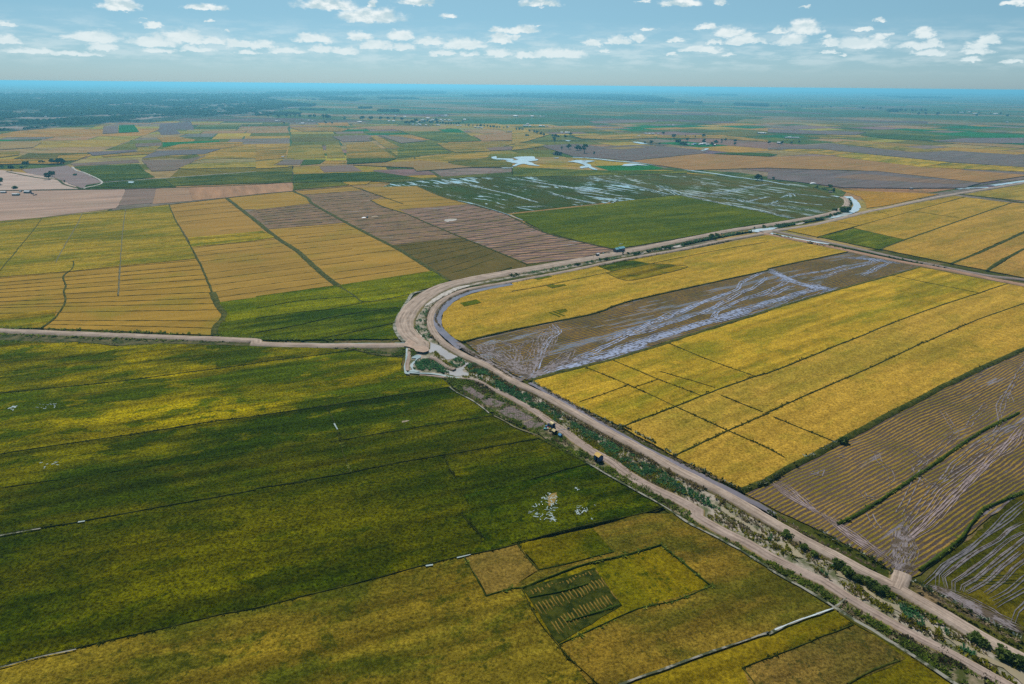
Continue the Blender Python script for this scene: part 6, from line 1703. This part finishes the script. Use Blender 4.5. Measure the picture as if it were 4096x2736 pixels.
def post(s, h, label, mat=None, r=.09, z=.6, name='post'):
    P = W(s, z)[0]
    v, f, u = cone((0, 0, 0), (.03, 0, h), r, r * .7, 8)
    f2 = [tuple(q) for q in f] + [tuple(range(8, 16))]
    return tag(mesh_obj(name, v + np.array([P[0], P[1], z]), f2, mat or MW_POLE, None, (P[0], P[1], z)), label, 'post')


post('K: 890 695', .7, 'short reddish post right of the blue tent', MW_RED)
post('K: 920 690', .7, 'short dark post farthest right of the blue tent')
# engine pump with wheels and hose
P = W('K: 1060 540', .6)[0]
o = empty('water_pump', (P[0], P[1], .6), rz_hut + .5)
part('engine', [box(-.45, .35, -.22, .22, .3, .75), box(-.25, .15, -.15, .15, .75, .95)], MW_METAL, o)
for y in (-.3, .3):
    k = 12
    V = [(math.cos(2 * math.pi * j / k) * .28 - .1, y + q, .28 + math.sin(2 * math.pi * j / k) * .28) for q in (-.05, .05) for j in range(k)]
    F = [tuple(range(k))[::-1], tuple(range(k, 2 * k))] + [(j, (j + 1) % k, k + (j + 1) % k, k + j) for j in range(k)]
    part('wheel', [(V, F)], MW_RUBBER, o)
v, f, u = cone((.35, 0, .5), (1.1, 0, .35), .07, .07, 8)
part('pipe', [(v, f)], MW_METAL, o)
tag(o, 'small dark blue engine pump at the edge of the reeds beside the footpath', 'pump')
L = smooth_line(W('K: 1030 525 930 535 840 545 740 560 640 572', .8), .4)
rings = [cone((*L[i], .84), (*L[i + 1], .84), .07, .07, 6) for i in range(len(L) - 1)]
v, f, u = merge(rings)
tag(mesh_obj('hose', v, f, MW_WTARP, None, (*np.round(L.mean(0), 2), .8)), 'pale hose lying across the footpath from the pump', 'hose')

# long house by the canal road
P = W('L: 1215 445', 1.2)[0]
rzl = ridge('L: 1100 490 1365 445')
o = empty('long_house', (P[0], P[1], 1.15), rzl)
LW = 9.2
part('wall', [gable_walls(LW, 3.6, 2.1, .9)], MW_WALLB, o)
rf = part('roof', [gable_roof(LW * .62, 3.6, 2.35, .95, .2)], MW_TIN, o); rf.location = (LW * .19, 0, 0)
rf = part('roof', [gable_roof(LW * .38, 3.4, 2.08, .9, .15)], MW_TIN, o); rf.location = (-LW * .31, 0, 0)
part('door', [box(-3.6, -2.9, -1.83, -1.76, 0, 1.7)], MW_DARK, o)
for x in (-1.2, .4, 2.0, 3.4):
    part('window', [box(x - .3, x + .3, -1.83, -1.76, .9, 1.6)], MW_DARK if x < 1 else MW_RED, o)
tag(o, 'long grey house with a stepped teal tin roof beside the sandy road', 'house')
house('shed', W('L: 620 570', 1.1)[0], 2.1, 1.7, 1.5, .35, rzl, MW_WALL, MW_WHITE, 'small dark shed with a white roof left of the teal-roofed house', 'shed', wins=0, z=1.1)
bundle(W('L: 785 510', 1.1)[0], .6, .7, MW_TEAL, 'teal bundle on the ground between shed and long house', 1.2, z=1.0)
bundle(W('L: 920 495', 1.1)[0], .9, .45, col_mat('dark_brush', (0.05, 0.04, 0.03)), 'dark brushwood pile left of the long house', 1.6, 'brush_pile', z=1.0)
post('L: 1598 440', 1.7, 'lone stake on the sandy road right of the teal-roofed house', z=1.1)
post('L: 505 632', 1.4, 'lone stake at the road edge left of the small shed', z=1.1)
tree(W('L: 1322 530', .6)[0], 2.8, 3, 'small bush in front of the teal-roofed house', None, 'bush')
tree(W('L: 1460 505', .6)[0], 1.5, 5, 'low bush right of the one before the teal-roofed house', None, 'bush')

# threshing place on the striped stubble
P = W('M: 1015 755', .4)[0]
o = empty('threshing_machine', (P[0], P[1], .4), .2)
part('body', [box(-.9, .9, -.6, .6, .45, 1.25)], MW_METAL, o)
part('hood', [gable_walls(1.3, 1.1, .3, .45)], MW_WTARP, o).location = (.1, 0, 1.27)
v, f, u = cone((.5, .2, 1.9), (.9, .4, 3.2), .16, .22, 8)
part('chute', [(v, f)], MW_WTARP, o)
for x in (-.55, .55):
    for y in (-.66, .66):
        k = 12
        V = [(math.cos(2 * math.pi * j / k) * .42 + x, y + q, .42 + math.sin(2 * math.pi * j / k) * .42) for q in (-.07, .07) for j in range(k)]
        F = [tuple(range(k))[::-1], tuple(range(k, 2 * k))] + [(j, (j + 1) % k, k + (j + 1) % k, k + j) for j in range(k)]
        part('wheel', [(V, F)], MW_RUBBER, o)
tag(o, 'dark blue threshing machine with a white hood on the striped stubble', 'machine')


def sheet(name, s, h, mat, label, cat):
    q = W(s, .45)
    n, m = 10, 6
    V, F = [], []
    for i in range(n + 1):
        for j in range(m + 1):
            u, w = i / n, j / m
            p = (q[0] * (1 - u) + q[1] * u) * (1 - w) + (q[3] * (1 - u) + q[2] * u) * w
            V.append((p[0], p[1], .43 + h * math.sin(math.pi * u) * math.sin(math.pi * w) * random.uniform(.5, 1) + .02))
    for i in range(n):
        for j in range(m):
            a = i * (m + 1) + j
            F.append((a, a + m + 1, a + m + 2, a + 1))
    loc = (*np.round(q.mean(0), 2), .4)
    return tag(mesh_obj(name, V, F, mat, None, loc, True), label, cat)


sheet('tarpaulin', 'M: 650 768 940 748 900 705 760 705', .5, MW_WTARP, 'bright white tarpaulin spread left of the threshing machine', 'tarpaulin')
sheet('straw_heap', 'M: 1250 705 1640 680 1640 650 1280 670', .6, MW_CREAM if False else col_mat('pale_straw', (0.50, 0.38, 0.24), .9, .1, .2, 3), 'long pale heap of threshed straw right of the machine', 'straw heap')

# farm sheds on the pale land
house('shed', W('N: 345 800')[0], 5.2, 3.2, 2.1, .5, .1, MW_WALLB, MW_WHITE, 'long shed with a bright white roof, nearest on the pale land', 'shed', wins=0, door=False)
house('shed', W('N: 415 800')[0], 2.6, 2.6, 2.0, .3, .1, MW_METAL, MW_TIN, 'dark blue shed touching the bright white-roofed one', 'shed', wins=0, door=False)
house('shed', W('N: 82 745')[0], 5.4, 3.0, 1.7, .5, .05, MW_WALL, MW_WHITE, 'low dark shed with a white roof at the left edge of the pale land', 'shed', wins=0, door=False)
house('shed', W('N: 465 722')[0], 2.0, 2.0, 1.4, .3, .0, MW_WALLB, MW_WHITE, 'tiny white-roofed shed behind the farm sheds', 'shed', wins=0, door=False)
house('house', W('N: 625 745')[0], 6.6, 4.4, 2.2, 1.1, -.1, MW_WALLB, MW_WHITE, 'farmhouse with a broad white roof on the pale land', 'house', wins=2)
house('shed', W('N: 672 738')[0] + [0.5, -1.5], 2.6, 2.4, 2.1, .5, .4, MW_BLUE, MW_METAL, 'dark blue lean-to in front of the farmhouse', 'shed', wins=0, door=False)
house('shed', W('N: 725 768')[0], 2.6, 1.8, 1.2, .3, -.2, MW_METAL, MW_METAL, 'dark low shed right of the farmhouse', 'shed', wins=0, door=False)
house('shed', W('N: 770 798')[0], 2.2, 1.5, 1.0, .3, 0, MW_RED, MW_THATCH, 'small reddish shed at the right end of the farm', 'shed', wins=0, door=False)
house('shed', W('N: 812 790')[0], 1.4, 1.2, 1.0, .3, 0, MW_RED, MW_THATCH, 'tiny reddish hut, rightmost thing of the farm', 'shed', wins=0, door=False)

# white dome, van and bank hut past the river
P = W('W: 594 300', .3)[0]
k, m = 24, 7
V = [(0, 0, 2.3)]
for i in range(1, m + 1):
    t = i / m * math.pi / 2
    for j in range(k):
        a = 2 * math.pi * j / k
        V.append((math.cos(a) * 4.2 * math.sin(t), math.sin(a) * 3.2 * math.sin(t), 2.3 * math.cos(t) ** .8 if t < 1.55 else 0))
F = [(0, 1 + j, 1 + (j + 1) % k) for j in range(k)]
for i in range(m - 1):
    a, b = 1 + i * k, 1 + (i + 1) * k
    F += [(a + j, b + j, b + (j + 1) % k, a + (j + 1) % k) for j in range(k)]
o = mesh_obj('covered_mound', np.array(V) + [P[0], P[1], .3], F, MW_WTARP, None, (P[0], P[1], .3), True)
tag(o, 'smooth white domed mound on the far river bank', 'mound')
P = W('W: 2130 388', .2)[0]
o = empty('parked_van', (P[0], P[1], .62), .15)
V = [(-2.2, -.85, .35), (2.2, -.85, .35), (2.2, .85, .35), (-2.2, .85, .35), (-2.2, -.85, 1.1), (2.2, -.85, 1.0), (2.2, .85, 1.0), (-2.2, .85, 1.1), (-2.1, -.75, 1.95), (1.1, -.75, 1.95), (1.1, .75, 1.95), (-2.1, .75, 1.95), (1.7, -.8, 1.05), (1.7, .8, 1.05)]
part('body', [(V, [(3, 2, 1, 0), (0, 1, 5, 12, 9, 8, 4), (2, 3, 7, 11, 10, 13, 6), (1, 2, 6, 5), (3, 0, 4, 7), (4, 8, 11, 7), (5, 6, 13, 12), (12, 13, 10, 9)])], MW_PUMPB, o)
part('roof', [box(-2.1, 1.1, -.75, .75, 1.96, 2.02)], MW_WTARP, o)
part('window', [box(-1.8, .9, -.83, -.76, 1.25, 1.75)], MW_GLASS, o)
part('window', [box(-1.8, .9, .76, .83, 1.25, 1.75)], MW_GLASS, o)
for x in (-1.4, 1.4):
    for y in (-.8, .8):
        k = 12
        V = [(math.cos(2 * math.pi * j / k) * .36 + x, y + q, .36 + math.sin(2 * math.pi * j / k) * .36) for q in (-.1, .1) for j in range(k)]
        F = [tuple(range(k))[::-1], tuple(range(k, 2 * k))] + [(j, (j + 1) % k, k + (j + 1) % k, k + j) for j in range(k)]
        part('wheel', [(V, F)], MW_RUBBER, o)
tag(o, 'blue van with a pale roof parked on the far track', 'van')
hut_far('W: 865 440', 45, 'low grey hut beside the tree behind the river bend', None, MW_THATCH, 'hut', 'thatched_hut')
hut_far('20: 415 1420', 70, 'thatched shelter with a green-grey roof beside the pools', None, MW_THATCH, 'hut', 'thatched_hut')

# villages
hut_row('00: 150 1070 14 260 1040 12 420 1075 14 700 1020 12 780 1060 14 930 1010 12 1040 1060 14 1330 1010 12 1420 1050 14 1560 1000 12 1700 1020 14 1990 965 12', 'scattered through the middle of the far woods', 'roofs in the far woods', 'tiny pale house')
hut_row('V: 240 282 38 310 294 32 362 276 36 385 290 34 485 292 34 335 238 34 705 290 40 742 298 30', 'in the front of the long village', 'houses of the long village')
hut_row('V: 525 166 58 440 198 36 408 200 34 500 203 36 575 210 30 605 192 36 640 200 36 685 184 36 770 194 42 800 215 30 845 198 34 918 204 44 970 204 30', 'in the back row of the long village', 'houses of the long village')
hut_row('V: 1085 303 36 1138 306 24 1415 334 34 1462 336 30 1500 336 34 1540 342 36', 'at the tree line right of the long village', 'houses right of the long village')
hut_row('V: 2025 325 38', 'half hidden by a tree right of the long village', None)
hut_row('V: 2200 120 36 2150 122 40', 'far behind the long village on the right', 'houses behind the village')
hut_row('V: 2335 306 40', 'beside the slanting stream, far right of the village', None)
hut_row('V: 90 135 34', 'far behind the left end of the long village', None)
hut_row('V: 860 113 40 1220 190 50', 'standing low between the far parcels', 'low far houses', 'blue-grey house')
hut_row('10: 955 1124 26 935 1122 14', 'on the far track', 'houses on the far track')
hut_row('10: 1220 1116 18 1262 1116 20', 'under the trees of the far track', 'houses under the far track trees')
hut_row('10: 430 1138 26 402 1138 14 190 1116 20 215 1114 12 485 1110 18 520 1112 16', 'of the small hamlet on the left', 'houses of the left hamlet', 'grey-white house')
hut_row('10: 248 1444 22', 'alone in the golden parcels', None)
hut_row('10: 1165 1055 14 1280 1066 16 1365 1074 22', 'far beyond the track', 'houses beyond the track')
hut_row('20: 30 1068 30 185 1070 26 262 1071 14 292 1071 14', 'in the far row on bare ground', 'far row houses')
hut_row('20: 143 1142 22 112 1158 20 135 1158 24 165 1160 22 260 1160 26 290 1160 18 325 1160 14', 'in the double group on the yellow plain', 'houses on the yellow plain')
hut_row('20: 455 1220 20 500 1222 24 520 1222 22', 'in the row right of the stream trees', 'houses by the stream trees', 'dark low house')
hut_row('20: 1436 1154 16 1476 1155 18', 'in the pair far on the yellow plain', 'pair on the yellow plain')
hut_row('20: 1160 1253 20 1230 1231 22 1260 1232 20 1290 1233 24 1340 1232 18', 'in the dark row behind the yellow field', 'houses behind the yellow field', 'dark-walled house')
hut_row('20: 2265 1226 26 2295 1228 30 2318 1228 20', 'in the far group on the right', 'far group on the right')
hut_row('Q: 590 240 46 805 235 50 845 228 54 1005 246 42 660 240 40 760 240 40 900 244 50', 'of the hamlet on the bare yard', 'houses of the hamlet')
hut_far('Q: 697 234', 46, 'house with a pointed light blue roof in the hamlet', 'houses of the hamlet', MW_LBLUE)
hut_far('Q: 2020 216', 62, 'large house with a steep white roof under a tree', None)
hut_row('Q: 2125 130 34 2180 130 44 2228 130 34 2270 130 34 2310 131 34', 'in the straight row beside the large roof', 'straight far row')
hut_row('30: 1760 1036 14 1785 1036 20 1845 1030 16 1895 1047 24 2085 1049 26 2190 1125 14', 'of the far right settlement', 'houses of the far right settlement')
hut_row('00: 810 956 14 895 951 10 950 946 10 1212 932 12 1250 940 14 1366 932 10 1496 928 16 95 984 10', 'glinting in the far woods, upper row', 'white roofs in the far woods', 'white roof')
hut_row('00: 565 1067 14 614 1034 18 835 1096 18 1120 1052 14 1130 1050 14 95 1068 10', 'glinting in the far woods, lower row', 'white roofs in the far woods', 'white roof')
hut_row('20: 70 880 14 120 872 14 160 880 12 200 876 14 260 884 12 340 880 12 400 885 14 450 890 14 520 893 12 610 898 12 700 905 12', 'in the far town among trees', 'roofs of the far town', 'pale roof')

for o in S.objects:
    if o.name.split('.')[0] in ('farmland',): o['kind'] = 'structure'
